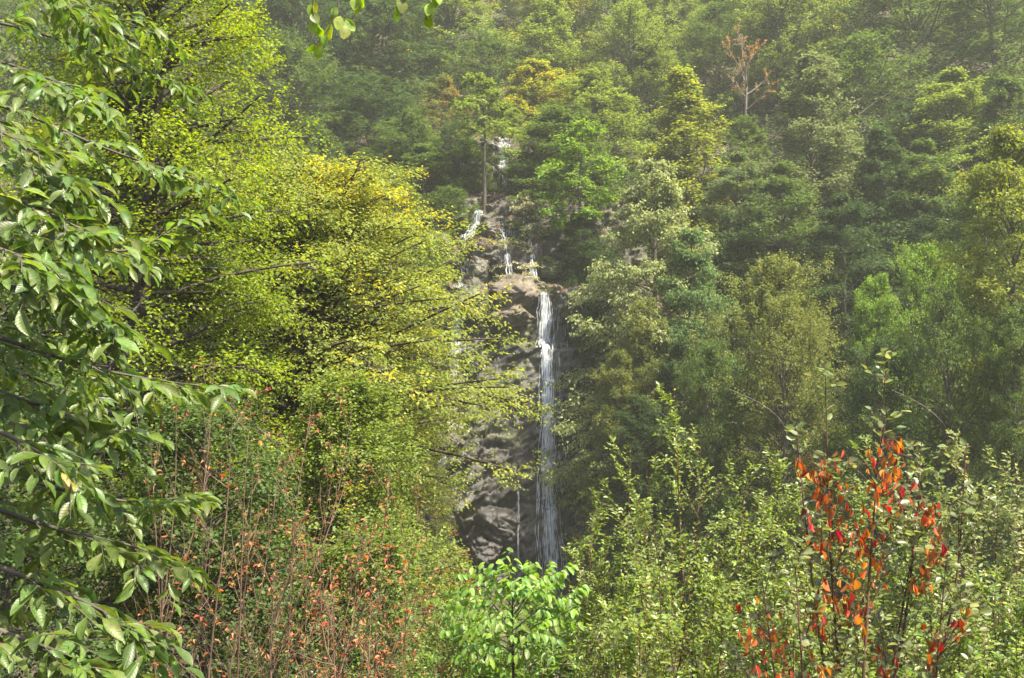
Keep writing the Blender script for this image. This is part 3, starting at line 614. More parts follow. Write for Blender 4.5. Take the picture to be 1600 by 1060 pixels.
DG = (.033, .058, .016); MG = (.058, .092, .019); LG = (.110, .152, .028); YG = (.17, .19, .025); BG = (.105, .175, .024); OL = (.100, .120, .026); GG = (.080, .110, .038)
TREES = [
 # px, top, width, Y
 ('rounded', 560, -30, 310, 92, DG, .06, 'dark green full-crowned tree standing high left of the ravine, hazy'),
 ('tall_drooping', 700, -60, 190, 96, LG, .05, 'pale hazy green tree with drooping boughs, at the top beside the ravine gap'),
 ('rounded_dense', 470, -70, 200, 84, DG, .03, 'darkest hazy tree just right of the lime tree top'),
 ('layered_turning', 785, -40, 90, 122, OL, .5, 'far reddish-brown hazy tree seen in the notch at the top'),
 ('layered', 860, -90, 190, 100, YG, .25, 'yellow-green hazy tree at the top, right of the notch'),
 ('rounded', 960, -60, 210, 104, MG, .05, 'soft green hazy tree at the top, behind the yellow-tinted crown'),
 ('layered', 835, 95, 190, 84, YG, .38, 'hazy tree with a clear yellow patch at its top, above the ravine'),
 ('layered', 930, 110, 230, 80, LG, .10, 'light green spreading tree right of the yellow patch'),
 ('layered_turning', 690, 118, 120, 78, OL, .38, 'thin tree with orange twigs left of the top cascade'),
 ('rounded_dense', 585, 130, 260, 80, DG, .03, 'broad dark tree filling the shade above the yellow tree'),
 ('tiered_dark', 640, 190, 200, 74, MG, .10, 'mid green tree with a light top between the dark one and the ravine'),
 ('layered_turning', 665, 225, 200, 66, MG, .30, 'dark layered tree with orange sprays left of the top cascade'),
 ('rounded_dense', 700, 300, 150, 63, MG, .14, 'green bush-like tree hanging over the left side of the slanting chute'),
 ('layered', 620, 280, 130, 62, LG, .20, 'small yellow-green tree peeping over the yellow crown'),
 ('tiered_dark', 870, 165, 230, 68, MG, .12, 'wide layered green tree right of the top cascade'),
 ('layered', 940, 250, 150, 66, MG, .06, 'green tree behind the bright sapling'),
 ('pale_tipped', 822, 292, 120, 61.2, MG, .55, 'small tree with pale pinkish dried leaves hanging over the upper trickles'),
 ('layered', 905, 330, 130, 60.5, DG, .10, 'dark drooping tree on the right edge of the upper falls'),
 ('layered', 930, 430, 110, 58, DG, .05, 'dark green tree directly right of the lip of the tall fall'),
 ('tiered', 1018, 240, 330, 53.5, (.165, .195, .070), .16, 'grey-green layered tree with whitish leaf tips, right of the falls'),
 ('tiered', 1070, 350, 240, 51.5, (.075, .125, .035), .03, 'blue-green layered tree in front of the whitish tipped one'),
 ('pointed', 1078, 96, 240, 69, (.15, .18, .03), .05, 'light yellow-green poplar-like tree with a pointed top'),
 ('tiered_dark', 1150, 235, 190, 63, GG, .04, 'dark grey-green conical tree between the two pointed trees'),
 ('tall_drooping', 1262, 88, 220, 67, (.10, .125, .045), .05, 'tallest grey-green tree with drooping feathery boughs in the middle right'),
 ('tiered_dark', 1225, 250, 210, 59, MG, .03, 'dull green tree in front of the tall feathery one'),
 ('tiered_dark', 1315, 300, 200, 57, DG, .03, 'dark conical tree right of the dull green one'),
 ('conical', 1390, 190, 210, 61, DG, .04, 'very dark conical tree standing in the deepest shade at the right'),
 ('layered', 1165, 180, 170, 74, MG, .06, 'green tree under the dead orange-leaved snag'),
 ('rounded', 1290, -35, 200, 90, LG, .18, 'round tree with a yellow-tinted top at the upper edge'),
 ('rounded', 1425, -50, 300, 84, MG, .08, 'large round green tree high on the right slope'),
 ('rounded_dense', 1550, -70, 260, 80, MG, .06, 'biggest round tree in the upper right corner'),
 ('rounded', 1345, 60, 240, 76, MG, .05, 'round mid green tree below the yellow-tinted one'),
 ('tiered_dark', 1485, 105, 270, 69, LG, .06, 'lighter layered crown on the right slope'),
 ('layered', 1570, 120, 190, 66, MG, .04, 'green layered crown at the right edge above the yellow-green tree'),
 ('tiered_dark', 1440, 215, 250, 62, MG, .03, 'shaded layered tree below the lighter crown'),
 ('tiered_dark', 1535, 260, 220, 56, MG, .03, 'shaded tree just behind the yellow-green tree at the edge'),
 ('rounded', 1050, -40, 170, 108, MG, .05, 'hazy tree at the upper edge left of the dark gap'),
 ('rounded_dense', 1140, -60, 170, 104, DG, .03, 'dark hazy tree at the upper edge above the dead snag'),
 ('layered', 1205, 20, 150, 92, MG, .05, 'hazy green tree right behind the dead snag'),
 ('rounded', 1100, 20, 140, 92, LG, .06, 'paler hazy tree left behind the dead snag'),
 ('layered', 1010, 70, 170, 88, LG, .10, 'light hazy layered tree above the poplar-like one'),
 ('rounded', 1450, 385, 190, 47, BG, .03, 'bright fresh green tree right of the middle'),
 ('rounded', 1215, 405, 270, 46, OL, .06, 'wide olive green tree in the middle right with a loose top'),
 ('rounded_dense', 1225, 490, 230, 42, OL, .03, 'fine-leaved olive bush-like tree in front of the loose-topped one'),
 ('layered', 1360, 425, 150, 46, BG, .05, 'fresh green spray-leaved tree left of the bright one'),
 ('layered', 1575, 200, 330, 39, (.13, .16, .026), .05, 'tall yellow-green tree leaning in from the right edge'),
 ('rounded_dense', 1480, 480, 210, 38, MG, .03, 'dense shadowy green tree above the shrubs at the right'),
 ('layered', 1580, 470, 170, 36, MG, .03, 'shaded layered tree under the yellow-green one at the right edge'),
 ('layered_turning', 1000, 462, 170, 50, OL, .24, 'layered tree tinged orange right of the tall fall'),
 ('layered_turning', 965, 545, 150, 49.5, OL, .20, 'olive brown tinted tree leaning over the right side of the tall fall'),
 ('layered', 1060, 530, 170, 49, DG, .12, 'dark layered tree behind the shrub tips, right of the orange-tinged one'),
 ('layered', 1000, 615, 150, 47, DG, .10, 'low dark tree whose boughs reach the wet cliff'),
 ('rounded_dense', 1110, 560, 200, 44, MG, .03, 'shadowy green bush-like tree behind the long pale shoots'),
 ('rounded_dense', 1370, 560, 220, 40, DG, .03, 'dark green tree behind the red-leaved sapling top'),
 ('slender', 757, 125, 110, 64.5, LG, .08, 'slender tree with a thin bare pale trunk in front of the top cascade'),
 ('slender', 905, 205, 130, 60.5, BG, .05, 'bright green sapling with thin trunk, right of the upper falls'),
 ('layered', 735, 215, 130, 68, MG, .12, 'flat-branched light tree directly left of the top cascade'),
 ('rounded_dense', 655, 360, 130, 58, MG, .15, 'bushy tree with olive leaves hiding the left side of the rock ledges'),
 ('rounded', 930, 375, 110, 59.5, DG, .06, 'dark tree crowding the ledge right of the upper trickles'),
 ('layered', 925, 475, 80, 55.5, DG, .08, 'dark boughs directly right of the tall fall, half way down'),
 ('layered', 965, 655, 90, 51, DG, .14, 'dark low tree hanging over the right side of the wet slab'),
 ('bushy', 645, 185, 110, 69, MG, .10, 'bush-like tree on the shelf left of the topmost cascade'),
 ('bushy', 705, 205, 80, 68.5, DG, .10, 'dark bush-like tree close to the left side of the topmost cascade'),
 ('bushy', 905, 180, 110, 70, MG, .06, 'bush-like tree on the shelf right of the topmost cascade'),
 ('bushy', 850, 225, 90, 67.5, MG, .08, 'small bushy tree just right of the slanting dark fallen trunk'),
 ('layered', 640, 520, 150, 55, DG, .10, 'dark tree behind the yellow tree on the left of the cliff'),
 ('layered', 665, 640, 110, 51, OL, .35, 'tree with orange-flecked leaves left of the low double cascade'),
 ('rounded', 430, 60, 220, 76, MG, .05, 'mid green tree seen over the shoulder of the lime green tree'),
 ('rounded_dense', 380, 200, 240, 64, DG, .04, 'dark tree glimpsed between the lime green and the yellow tree'),
 ('rounded', 200, 60, 260, 66, DG, .04, 'tree glimpsed through gaps in the lime green crown'),
 ('rounded', 60, 40, 260, 60, MG, .04, 'tree glimpsed through gaps at the upper left edge'),
 ('layered', 800, 170, 110, 76, LG, .15, 'pale tree growing in the gully above the topmost cascade'),
 ('rounded', 760, 60, 150, 88, MG, .10, 'hazy tree closing the gully above the pale one'),
]
for t in TREES: place_tree(*t)
# filling trees of the hazy upper slope, indistinguishable from each other in the photograph
rs_f = random.Random(5)
fill_label = 'hazy tree merging with many others on the far upper slope, %s the notch'
for Y in (88, 100, 112, 126, 142):
    n = int(13 + (Y - 80) / 8)
    for i in range(n):
        px = -80 + (i + rs_f.random()) * 1800 / n
        x = (px - 800) / FPX * Y
        if abs(x - gully_x(Y)) < 4: continue
        gz = float(terrain(x, Y)); h = rs_f.uniform(9.5, 13)
        q = to_px(np.array([x, Y, gz + h])); 
        if q[1] < -60 and to_px(np.array([x, Y, gz]))[1] < -20: continue
        key = rs_f.choice(['rounded', 'layered', 'rounded_dense', 'tall_drooping'])
        place_tree(key, px, float(q[1]), rs_f.uniform(8, 11) / Y * FPX, Y, rs_f.choice([DG, MG, LG, MG]), rs_f.uniform(.02, .2), fill_label % ('left of' if px < 790 else 'right of'), group='hazy trees on the far upper slope, %s' % ('left' if px < 790 else 'right'))
# shaded understorey trees down the slopes
low_label = 'low shaded tree, dark beneath the bigger crowns, %s the falls'
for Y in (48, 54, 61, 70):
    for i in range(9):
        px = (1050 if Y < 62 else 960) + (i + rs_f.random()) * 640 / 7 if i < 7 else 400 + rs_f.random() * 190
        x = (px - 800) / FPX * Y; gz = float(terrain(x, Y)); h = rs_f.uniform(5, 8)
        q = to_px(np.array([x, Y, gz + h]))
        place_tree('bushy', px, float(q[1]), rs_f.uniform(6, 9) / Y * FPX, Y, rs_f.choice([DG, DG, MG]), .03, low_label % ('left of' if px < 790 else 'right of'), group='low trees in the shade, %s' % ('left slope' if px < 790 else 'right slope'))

# ground cover of seedlings, ferns and brambles on the slopes
def undergrowth():
    rs = np.random.RandomState(77); k = 5000
    Y = 40 + 85 * rs.rand(k) ** .9; x = rs.uniform(-.62, .62, k) * Y
    ok = (np.abs(x - gully_x(Y)) > 5.2) | (Y > 76); x, Y = x[ok], Y[ok]
    m = 14; X = (x[:, None] + rs.randn(len(x), m) * .45).ravel(); YY = (Y[:, None] + rs.randn(len(x), m) * .45).ravel()
    Z = terrain(X, YY) + rs.rand(len(X)) ** 1.5 * 1.3
    pos = np.stack([X, YY, Z], -1); d = norm(rs.randn(len(pos), 3) * np.array((1, 1, .3)) + np.array((0, -.3, -.1))); n = UP + rs.randn(len(pos), 3) * .5
    A = attr_of(rs, pos, 3); sz = rs.uniform(.16, .34, len(pos))
    V, F, A, _ = leaf_mesh_arrays(TQ, pos, d, n, sz, sz * .6, A)
    o = link('undergrowth', mesh_np('undergrowth', V, F, M_LEAF, {'leaf': A}), color=(*MG, .08)); o['kind'] = 'stuff'; o['label'] = 'low green undergrowth covering the slopes between the trees'
undergrowth()

# dead snag with orange leaves
def snag():
    Y = 75; top = at(1152, 55, Y); base = at(1178, 215, Y)
    o = thing('dead_tree', 'dead leaning snag with bare bleached top and a few orange leaves', 'tree', (base[0], Y, base[2] - 4))
    rs = np.random.RandomState(4)
    p0 = np.array((0, 0, 0.)); p1 = top - np.array((base[0], Y, base[2] - 4))
    t = np.linspace(0, 1, 9)[:, None]
    T = (p0 + (p1 - p0) * t + rs.randn(9, 3) * .12 * np.array((1, 1, .2)) + np.array((-.5, 0, 0)) * np.sin(t * 6) * .5)[None]
    L1, _ = shoots(rs, T, 14, .5, .98, (35, 70), lambda s, l: l * .27 * (1.2 - s) + .4, 6, -.25, vjit=.3, radial=True)
    L2, _ = shoots(rs, L1, 5, .3, 1, (30, 60), lambda s, l: .8 + 0 * l * s, 4, -.1, vjit=.3, radial=True)
    link('trunk', mesh_np('snag_trunk', *(lambda a: (a[0], [a[1]]))(tubes(T, np.linspace(.17, .03, 9)[None], 7)), M_DEAD, smooth=True), o)
    v, f = join([tubes(L1, np.broadcast_to(np.linspace(.06, .02, 6), L1.shape[:2]), 4), tubes(L2, np.broadcast_to(np.linspace(.02, .008, 4), L2.shape[:2]), 3)])
    link('limbs', mesh_np('snag_limbs', v, f, M_DEAD), o)
    p, d, n = leaves_on(rs, L2, 16, .2, 1, radial=True); A = attr_of(rs, p); V, F, A, _ = leaf_mesh_arrays(TQ, p, d, n, np.full(len(p), .17), np.full(len(p), .11), A)
    c = link('crown', mesh_np('snag_crown', V, F, M_LEAFO, {'leaf': A}), o, color=(.15, .115, .05, .55)); c['kind'] = 'stuff'
snag()
# fallen trunk leaning across the top cascade
def fallen():
    a, b = at(757, 245, 69.5), at(797, 280, 67.5)
    P = np.stack([a + (b - a) * t + np.array((0, 0, .05 * math.sin(t * 5))) for t in np.linspace(-.1, 1.15, 8)])[None]
    v, f = tubes(P, np.linspace(.16, .10, 8)[None], 8)
    o = link('fallen_trunk', mesh_np('fallen_trunk', v - a, [f], M_BARK_DARK, smooth=True), loc=a); o['label'] = 'dark fallen trunk slanting across the topmost cascade'; o['category'] = 'tree trunk'
fallen()

# fallen leaves on the ledges ------------------------------------------
def litter():
    rs = np.random.RandomState(9); P = CLIFF
    dz = P[1:, :-1] - P[:-1, :-1]; dxv = P[:-1, 1:] - P[:-1, :-1]
    n = norm(np.cross(dxv, dz)); up = n[..., 2]
    ok = (up > .62) & (P[:-1, :-1, 2] > 23.6)
    idx = np.argwhere(ok); pick = idx[rs.randint(0, len(idx), 15000)]
    pos = P[pick[:, 0], pick[:, 1]] + rs.randn(len(pick), 3) * np.array((.06, .06, .02)) + n[pick[:, 0], pick[:, 1]] * .03
    # and lying on the boulders wherever their tops are flat enough
    add = []
    for o in [o for o in C.objects if o.name.startswith('boulder')]:
        me = o.data; nf = len(me.polygons); c = np.empty(nf * 3, np.float32); me.polygons.foreach_get('center', c); nn_ = np.empty(nf * 3, np.float32); me.polygons.foreach_get('normal', nn_)
        c = c.reshape(-1, 3); nn_ = nn_.reshape(-1, 3)
        lim, k = (.35, 1500) if 'capped with' in o['label'] else (.72, 130)
        if o.location.z < 22: k = 20
        i = np.where((nn_[:, 2] > lim) & (c[:, 2] > 0))[0]
        i = i[fbm(c[i, 0] * 1.6, c[i, 1] * 1.6, 3.) > (.35 if k > 1000 else .5)]
        if len(i): i = i[rs.randint(0, len(i), k)]; add.append(c[i] + np.array(o.location) + nn_[i] * .025 + rs.randn(len(i), 3) * .02)
    pos = np.concatenate([pos] + add)
    d = norm(rs.randn(len(pos), 3) * np.array((1, 1, .25))); nn = UP + .5 * rs.randn(len(pos), 3)
    A = attr_of(rs, pos); sz = rs.uniform(.08, .15, len(pos))
    V, F, A, _ = leaf_mesh_arrays(TQ, pos, d, nn, sz, sz * .6, A)
    o = link('fallen_leaves', mesh_np('fallen_leaves', V, F, M_RED, {'leaf': A}), color=(.17, .085, .055, .12)); o['kind'] = 'stuff'; o['label'] = 'red-brown fallen leaves lying on the rock ledges of the waterfall'
litter()

L1P = lambda u: np.interp(u, [0, .3, .4, .47, .57, .67, .80, .89, .96, 1], [.30, .40, .52, .78, 1.0, .98, .76, .60, .42, .2])
# ------------------------------------------------------------------ the middle distance: big trees of the left bank
def mid_tree(label, px, top, w, Y, col, aut, mat, seed, prof, Hc, cb, nl, nsub, ntw, nleaf, leaf, **kw):
    tp = at(px, top, Y); gz = float(terrain(tp[0], Y)) - .2; H = tp[2] - gz; R = m_px(w, Y) / 2
    o = thing('tree', label, 'tree', (tp[0], Y, gz), 'trees of the near left bank')
    a = tree_arrays(seed, H, R, cb, prof, nl, nsub, ntw, nleaf, leaf, **kw)
    # turned leaves gather towards the sunlit top and the outer shoots
    zz = np.clip((a['pos'][:, 2] / H - cb) / (1 - cb), 0, 1); rr = np.hypot(a['pos'][:, 0], a['pos'][:, 1]) / R
    a['A'][:, 1] = np.clip(a['A'][:, 1] * .85 + .12 * zz + .12 * (rr - .5), 0, 1)
    M = tree_meshes('tree', a, TQ, mat, twigs=True, bark=M_BARK_DARK, sub_r=.010)
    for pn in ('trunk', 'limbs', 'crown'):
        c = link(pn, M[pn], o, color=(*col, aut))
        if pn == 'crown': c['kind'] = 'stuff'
    return o
mid_tree('large yellow-tinted tree in the middle with tiers of sunlit boughs reaching to the falls', 480, 256, 770, 21, (.145, .178, .036), .30, M_LEAF, 31, L1P, 0, .20, 330, 15, 7, 5, .080, el=(8, 22), droop=.17, sublen=.36, twl=.5, trunk_r=.2, njit=.5, limb_jit=.25, tip=-.35, radial=False, lobe=.30, skew=.6)
mid_tree('lime green tree filling the upper left, its edge against the hazy slope', 200, -330, 640, 15, (.145, .195, .022), .13, M_LEAF, 32, wide, 0, .30, 180, 15, 7, 5, .062, el=(0, 55), droop=.2, sublen=.5, twl=.42, trunk_r=.2, limb_jit=.3)
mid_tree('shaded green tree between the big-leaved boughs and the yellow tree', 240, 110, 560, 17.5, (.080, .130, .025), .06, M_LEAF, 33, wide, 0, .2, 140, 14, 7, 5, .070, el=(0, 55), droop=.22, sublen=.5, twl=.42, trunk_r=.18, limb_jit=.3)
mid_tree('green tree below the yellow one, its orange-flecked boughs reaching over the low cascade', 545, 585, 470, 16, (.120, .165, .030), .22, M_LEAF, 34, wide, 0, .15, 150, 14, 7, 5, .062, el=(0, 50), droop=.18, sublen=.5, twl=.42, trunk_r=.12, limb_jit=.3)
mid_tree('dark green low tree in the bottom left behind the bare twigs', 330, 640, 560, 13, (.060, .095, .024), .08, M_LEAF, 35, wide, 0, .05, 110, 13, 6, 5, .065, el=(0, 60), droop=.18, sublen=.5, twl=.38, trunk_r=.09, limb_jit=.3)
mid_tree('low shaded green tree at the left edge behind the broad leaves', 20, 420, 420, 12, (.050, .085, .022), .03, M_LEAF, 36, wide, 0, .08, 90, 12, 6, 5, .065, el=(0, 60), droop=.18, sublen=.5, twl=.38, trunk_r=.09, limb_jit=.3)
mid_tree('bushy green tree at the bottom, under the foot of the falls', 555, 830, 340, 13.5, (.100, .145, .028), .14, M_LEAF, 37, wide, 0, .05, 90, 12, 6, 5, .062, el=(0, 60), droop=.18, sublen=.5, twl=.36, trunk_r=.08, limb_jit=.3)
mid_tree('brownish half-shaded tree low in the stream bed left of the bright sapling', 700, 865, 170, 24, (.075, .085, .03), .5, M_LEAFO, 38, wide, 0, .05, 60, 11, 6, 4, .085, el=(0, 60), droop=.18, sublen=.42, twl=.4, trunk_r=.08)

# ------------------------------------------------------------------ near plants, leaf by leaf
from mathutils import Matrix
def leaf_variants(prefix, mat, kw, n=6, ratio=.45):
    out = []
    for i in range(n):
        rs = np.random.RandomState(100 + i)
        k = dict(kw); k['bend'] = kw.get('bend', .2) * rs.uniform(.3, 1.8); k['fold'] = kw.get('fold', .25) * rs.uniform(.4, 1.5); k['twist'] = rs.uniform(-.4, .4); k['seed'] = i
        T = big_template(**k); a = np.array([[rs.rand(), rs.rand(), rs.rand()]])
        V, F, A, UV = leaf_mesh_arrays(T, np.zeros((1, 3)), np.array([[1., 0, 0]]), np.array([[0, 0, 1.]]), np.ones(1), np.full(1, ratio), a)
        out.append(mesh_np(prefix, V, F, mat, {'leaf': A, 'luv': UV}, smooth=True))
    return out
def near_plant(o, base, pos, d, n, sz, A, variants, mat, tmpl, ratio, col, aut, rs, limit=300, colvar=.25, extra_parts=None):
    """pos ... in the plant's own coordinates; the leaves that show largest become parts, the rest one mass"""
    W = pos + base; px, py, f = to_px(W)
    infr = (px > -15) & (px < 1615) & (py > -15) & (py < 1075)
    dep = np.where(infr, sz / f * (1 + .25 * rs.rand(len(pos))), -1)
    order = np.argsort(-dep); k = min(limit, int(infr.sum())); sel = order[:k]; rest = order[k:]
    dd, ss, nn = leaf_frames(d[sel], n[sel])
    for j, i in enumerate(sel):
        L = sz[i]; m = Matrix(((dd[j][0] * L, ss[j][0] * L, nn[j][0] * L, pos[i][0]), (dd[j][1] * L, ss[j][1] * L, nn[j][1] * L, pos[i][1]), (dd[j][2] * L, ss[j][2] * L, nn[j][2] * L, pos[i][2]), (0, 0, 0, 1)))
        b = bpy.data.objects.new('leaf', variants[rs.randint(len(variants))]); C.objects.link(b); b.parent = o; b.matrix_basis = m
        v = rs.uniform(1 - colvar, 1 + colvar); turned = A[i, 1] > 1 - aut
        b.color = (col[0] * v * rs.uniform(.9, 1.15), col[1] * v, col[2] * v * rs.uniform(.8, 1.3), 1.0 if turned else 0.0)
    if len(rest):
        V, F, A2, UV = leaf_mesh_arrays(tmpl, pos[rest], d[rest], n[rest], sz[rest], sz[rest] * ratio, A[rest])
        c = link('foliage', mesh_np('foliage', V, F, mat, {'leaf': A2, 'luv': UV}, smooth=True), o, color=(*col, aut)); c['kind'] = 'stuff'

def poly(pts, m=14):
    """smooth curve through a few points"""
    pts = np.array(pts); t = np.linspace(0, 1, len(pts)); s = np.linspace(0, 1, m)
    out = np.stack([np.interp(s, t, pts[:, k]) for k in range(3)], -1)
    for _ in range(2): out[1:-1] = .25 * out[:-2] + .5 * out[1:-1] + .25 * out[2:]
    return out

# big-leaved tree reaching in from the left
def big_leaf_tree():
    rs = np.random.RandomState(51)
    base = np.array((-3.4, 4.6, float(terrain(-3.4, 4.6)) - .1))
    o = thing('chestnut_tree', 'near tree reaching in along the left edge with large glossy toothed leaves', 'tree', base)
    T = poly([base, base + (.1, 0, 1.6), base + (-.1, .1, 3.2), base + (0, 0, 5.2)], 12) - base
    tv, tf = tubes(T[None], np.linspace(.15, .05, 12)[None], 9); link('trunk', mesh_np('trunk', tv, [tf], M_BARK), o)
    BR = [ # pixel paths and depths, width of side twigs
      [(-260, 60, 4.6), (-20, 88, 4.4), (80, 120, 4.3), (168, 158, 4.2)],
      [(-260, 130, 4.8), (0, 150, 5.2), (150, 225, 5.4), (300, 265, 5.6), (405, 300, 5.8)],
      [(-260, 0, 5.5), (0, 30, 6.0), (180, 85, 6.4), (330, 135, 6.6)],
      [(-260, -60, 5.5), (0, -30, 6.0), (150, 10, 6.2), (300, 60, 6.4)],
      [(-260, 120, 4.6), (-40, 180, 4.0), (40, 225, 3.9), (130, 280, 3.9)],
      [(-260, 220, 4.6), (-40, 290, 3.9), (60, 320, 3.8), (170, 370, 3.8)],
      [(-260, 260, 4.6), (0, 330, 4.4), (120, 390, 4.5), (240, 400, 4.7), (330, 345, 4.9)],
      [(-260, 380, 4.6), (-20, 430, 3.8), (80, 470, 3.8), (190, 500, 3.9)],
      [(-260, 430, 4.6), (-20, 520, 3.9), (100, 560, 4.0), (230, 590, 4.2), (375, 605, 4.4)],
      [(-260, 520, 4.6), (-20, 610, 3.9), (100, 640, 4.0), (220, 690, 4.1)],
      [(-260, 640, 4.5), (-20, 730, 4.1), (120, 770, 4.3), (250, 790, 4.5), (335, 775, 4.7)],
      [(-260, 700, 4.5), (-20, 790, 3.9), (100, 830, 4.0), (240, 850, 4.2), (310, 880, 4.3)],
      [(-260, 780, 4.4), (-20, 880, 3.7), (100, 920, 3.8), (200, 960, 3.9), (265, 1005, 3.9)],
      [(-260, 880, 4.3), (-20, 980, 3.6), (80, 1010, 3.6), (180, 1045, 3.7)],
      [(-260, 340, 4.6), (-30, 380, 3.6), (40, 400, 3.5), (100, 440, 3.5)],
      [(-260, 300, 4.8), (-40, 350, 4.9), (40, 370, 5.0), (110, 400, 5.1)],
      [(-260, 440, 4.8), (-40, 500, 5.2), (60, 520, 5.2), (140, 540, 5.3)],
      [(-260, 600, 4.7), (-40, 640, 5.0), (50, 665, 5.0), (130, 690, 5.1)],
      [(-260, 200, 4.8), (-40, 230, 5.0), (50, 260, 5.0), (120, 300, 5.2)],
      [(-260, 560, 4.5), (-30, 660, 3.6), (60, 700, 3.6), (120, 740, 3.7)],
      
      [(-260, -150, 5.0), (-30, -60, 4.6), (90, -10, 4.5), (180, 40, 4.6)],
      
      [(-260, 480, 4.7), (-10, 570, 5.4), (90, 600, 5.6), (190, 640, 5.8)],
    ]
    limbs = []
    for b in BR:
        pts = [at(p[0] * .88 if p[0] > 0 else p[0], p[1], p[2]) for p in b]; z = pts[0][2] - .2
        start = base + np.array([np.interp(z - base[2], T[:, 2], T[:, 0]), 0.05, z - base[2]])
        limbs.append(poly([start] + pts) - base)
    LB = np.stack(limbs)
    SB, _ = shoots(rs, LB, 14, .38, 1.0, (30, 65), lambda s, l: .26 * (1.25 - s) + .05 + 0 * l, 5, .16, vjit=.18)
    S2, _ = shoots(rs, SB, 2, .3, .8, (30, 60), lambda s, l: .16 + 0 * l * s, 4, .2, vjit=.2)
    v, f = join([tubes(LB, np.broadcast_to(np.linspace(.016, .003, LB.shape[1]), LB.shape[:2]), 6), tubes(SB, np.broadcast_to(np.linspace(.0038, .0016, 5), SB.shape[:2]), 4), tubes(S2, np.full(S2.shape[:2], .0018), 3)])
    link('limbs', mesh_np('limbs', v, f, M_BARK), o)
    p1 = leaves_on(rs, SB, 6, .12, 1.0, ang=(28, 62), tip=-.18, njit=.42); p2 = leaves_on(rs, S2, 3, .3, 1., ang=(20, 55), tip=-.18, njit=.42); p3 = leaves_on(rs, LB[:, -5:], 7, .1, 1, tip=-.3, njit=.4)
    pos, d, n = [np.concatenate(q) for q in zip(p1, p2, p3)]
    sz = .050 + .075 * rs.rand(len(pos)) ** .9; A = attr_of(rs, pos, .5, .3)
    A[:, 1] = rs.rand(len(pos))
    K = dict(bend=.22, fold=.28, peak=.56, acute=.85)
    near_plant(o, base, pos, d, n, sz, A, leaf_variants('broad_leaf', M_BIG, K, 10, .38), M_BIG, big_template(**K), .38, (.080, .130, .022), .012, rs)
big_leaf_tree()

# the twig that hangs into the top of the picture from a young tree left of the path
def overhang():
    rs = np.random.RandomState(61)
    base = np.array((-2.9, 2.9, float(terrain(-2.9, 2.9)) - .1))
    o = thing('young_tree', 'near tree whose thin twigs of yellow-green leaves hang into the top of the picture', 'tree', base)
    T = poly([base, base + (.1, 0, 2), base + (.1, .1, 4.0), base + (.6, .2, 4.9)], 10) - base
    tv, tf = tubes(T[None], np.linspace(.05, .02, 10)[None], 8); link('trunk', mesh_np('trunk', tv, [tf], M_BARK), o)
    st = base + T[-1]
    L1 = poly([st, at(420, -120, 3.3), at(560, -90, 3.4), at(700, -60, 3.5)], 14) - base
    tw = [poly([at(495, -100, 3.35), at(535, -10, 3.35), at(515, 45, 3.35), at(492, 72, 3.35)], 14) - base,
          poly([at(505, -60, 3.35), at(492, -10, 3.36), at(486, 20, 3.36), at(497, 40, 3.37)], 14) - base,
          poly([at(560, -90, 3.4), at(562, -40, 3.4), at(560, -15, 3.4), at(556, 4, 3.4)], 14) - base,
          poly([at(640, -75, 3.45), at(634, -30, 3.45), at(630, -5, 3.45), at(624, 12, 3.45)], 14) - base,
          poly([at(690, -62, 3.5), at(680, -30, 3.5), at(676, 0, 3.5), at(672, 22, 3.5)], 14) - base,
          poly([at(530, -20, 3.35), at(528, 15, 3.3), at(536, 28, 3.3), at(542, 38, 3.3)], 14) - base]
    LB = np.stack(tw)
    v, f = join([tubes(L1[None], np.linspace(.012, .003, 14)[None], 5), tubes(LB, np.broadcast_to(np.linspace(.0022, .001, 14), LB.shape[:2]), 4)])
    link('limbs', mesh_np('limbs', v, f, M_BARK_DARK), o)
    pos, d, n = leaves_on(rs, LB, 8, .4, 1.0, ang=(15, 60), radial=True, tip=-.9, njit=1.0)
    n = rs.randn(len(pos), 3) * .5 + np.array((0, -1, .3))
    p2, d2, n2 = leaves_on(rs, L1[None], 26, .3, 1.0, tip=-.6, njit=.6)
    pos, d, n = np.concatenate([pos, p2]), np.concatenate([d, d2]), np.concatenate([n, n2])
    sz = rs.uniform(.042, .062, len(pos)); A = attr_of(rs, pos, .5, .3)
    K = dict(bend=.15, fold=.2, peak=.5, acute=.7, petiole=.12)
    near_plant(o, base, pos, d, n, sz, A, leaf_variants('oval_leaf', M_BIG, K, 6, .62), M_BIG, big_template(**K), .62, (.17, .25, .022), .04, rs)
overhang()

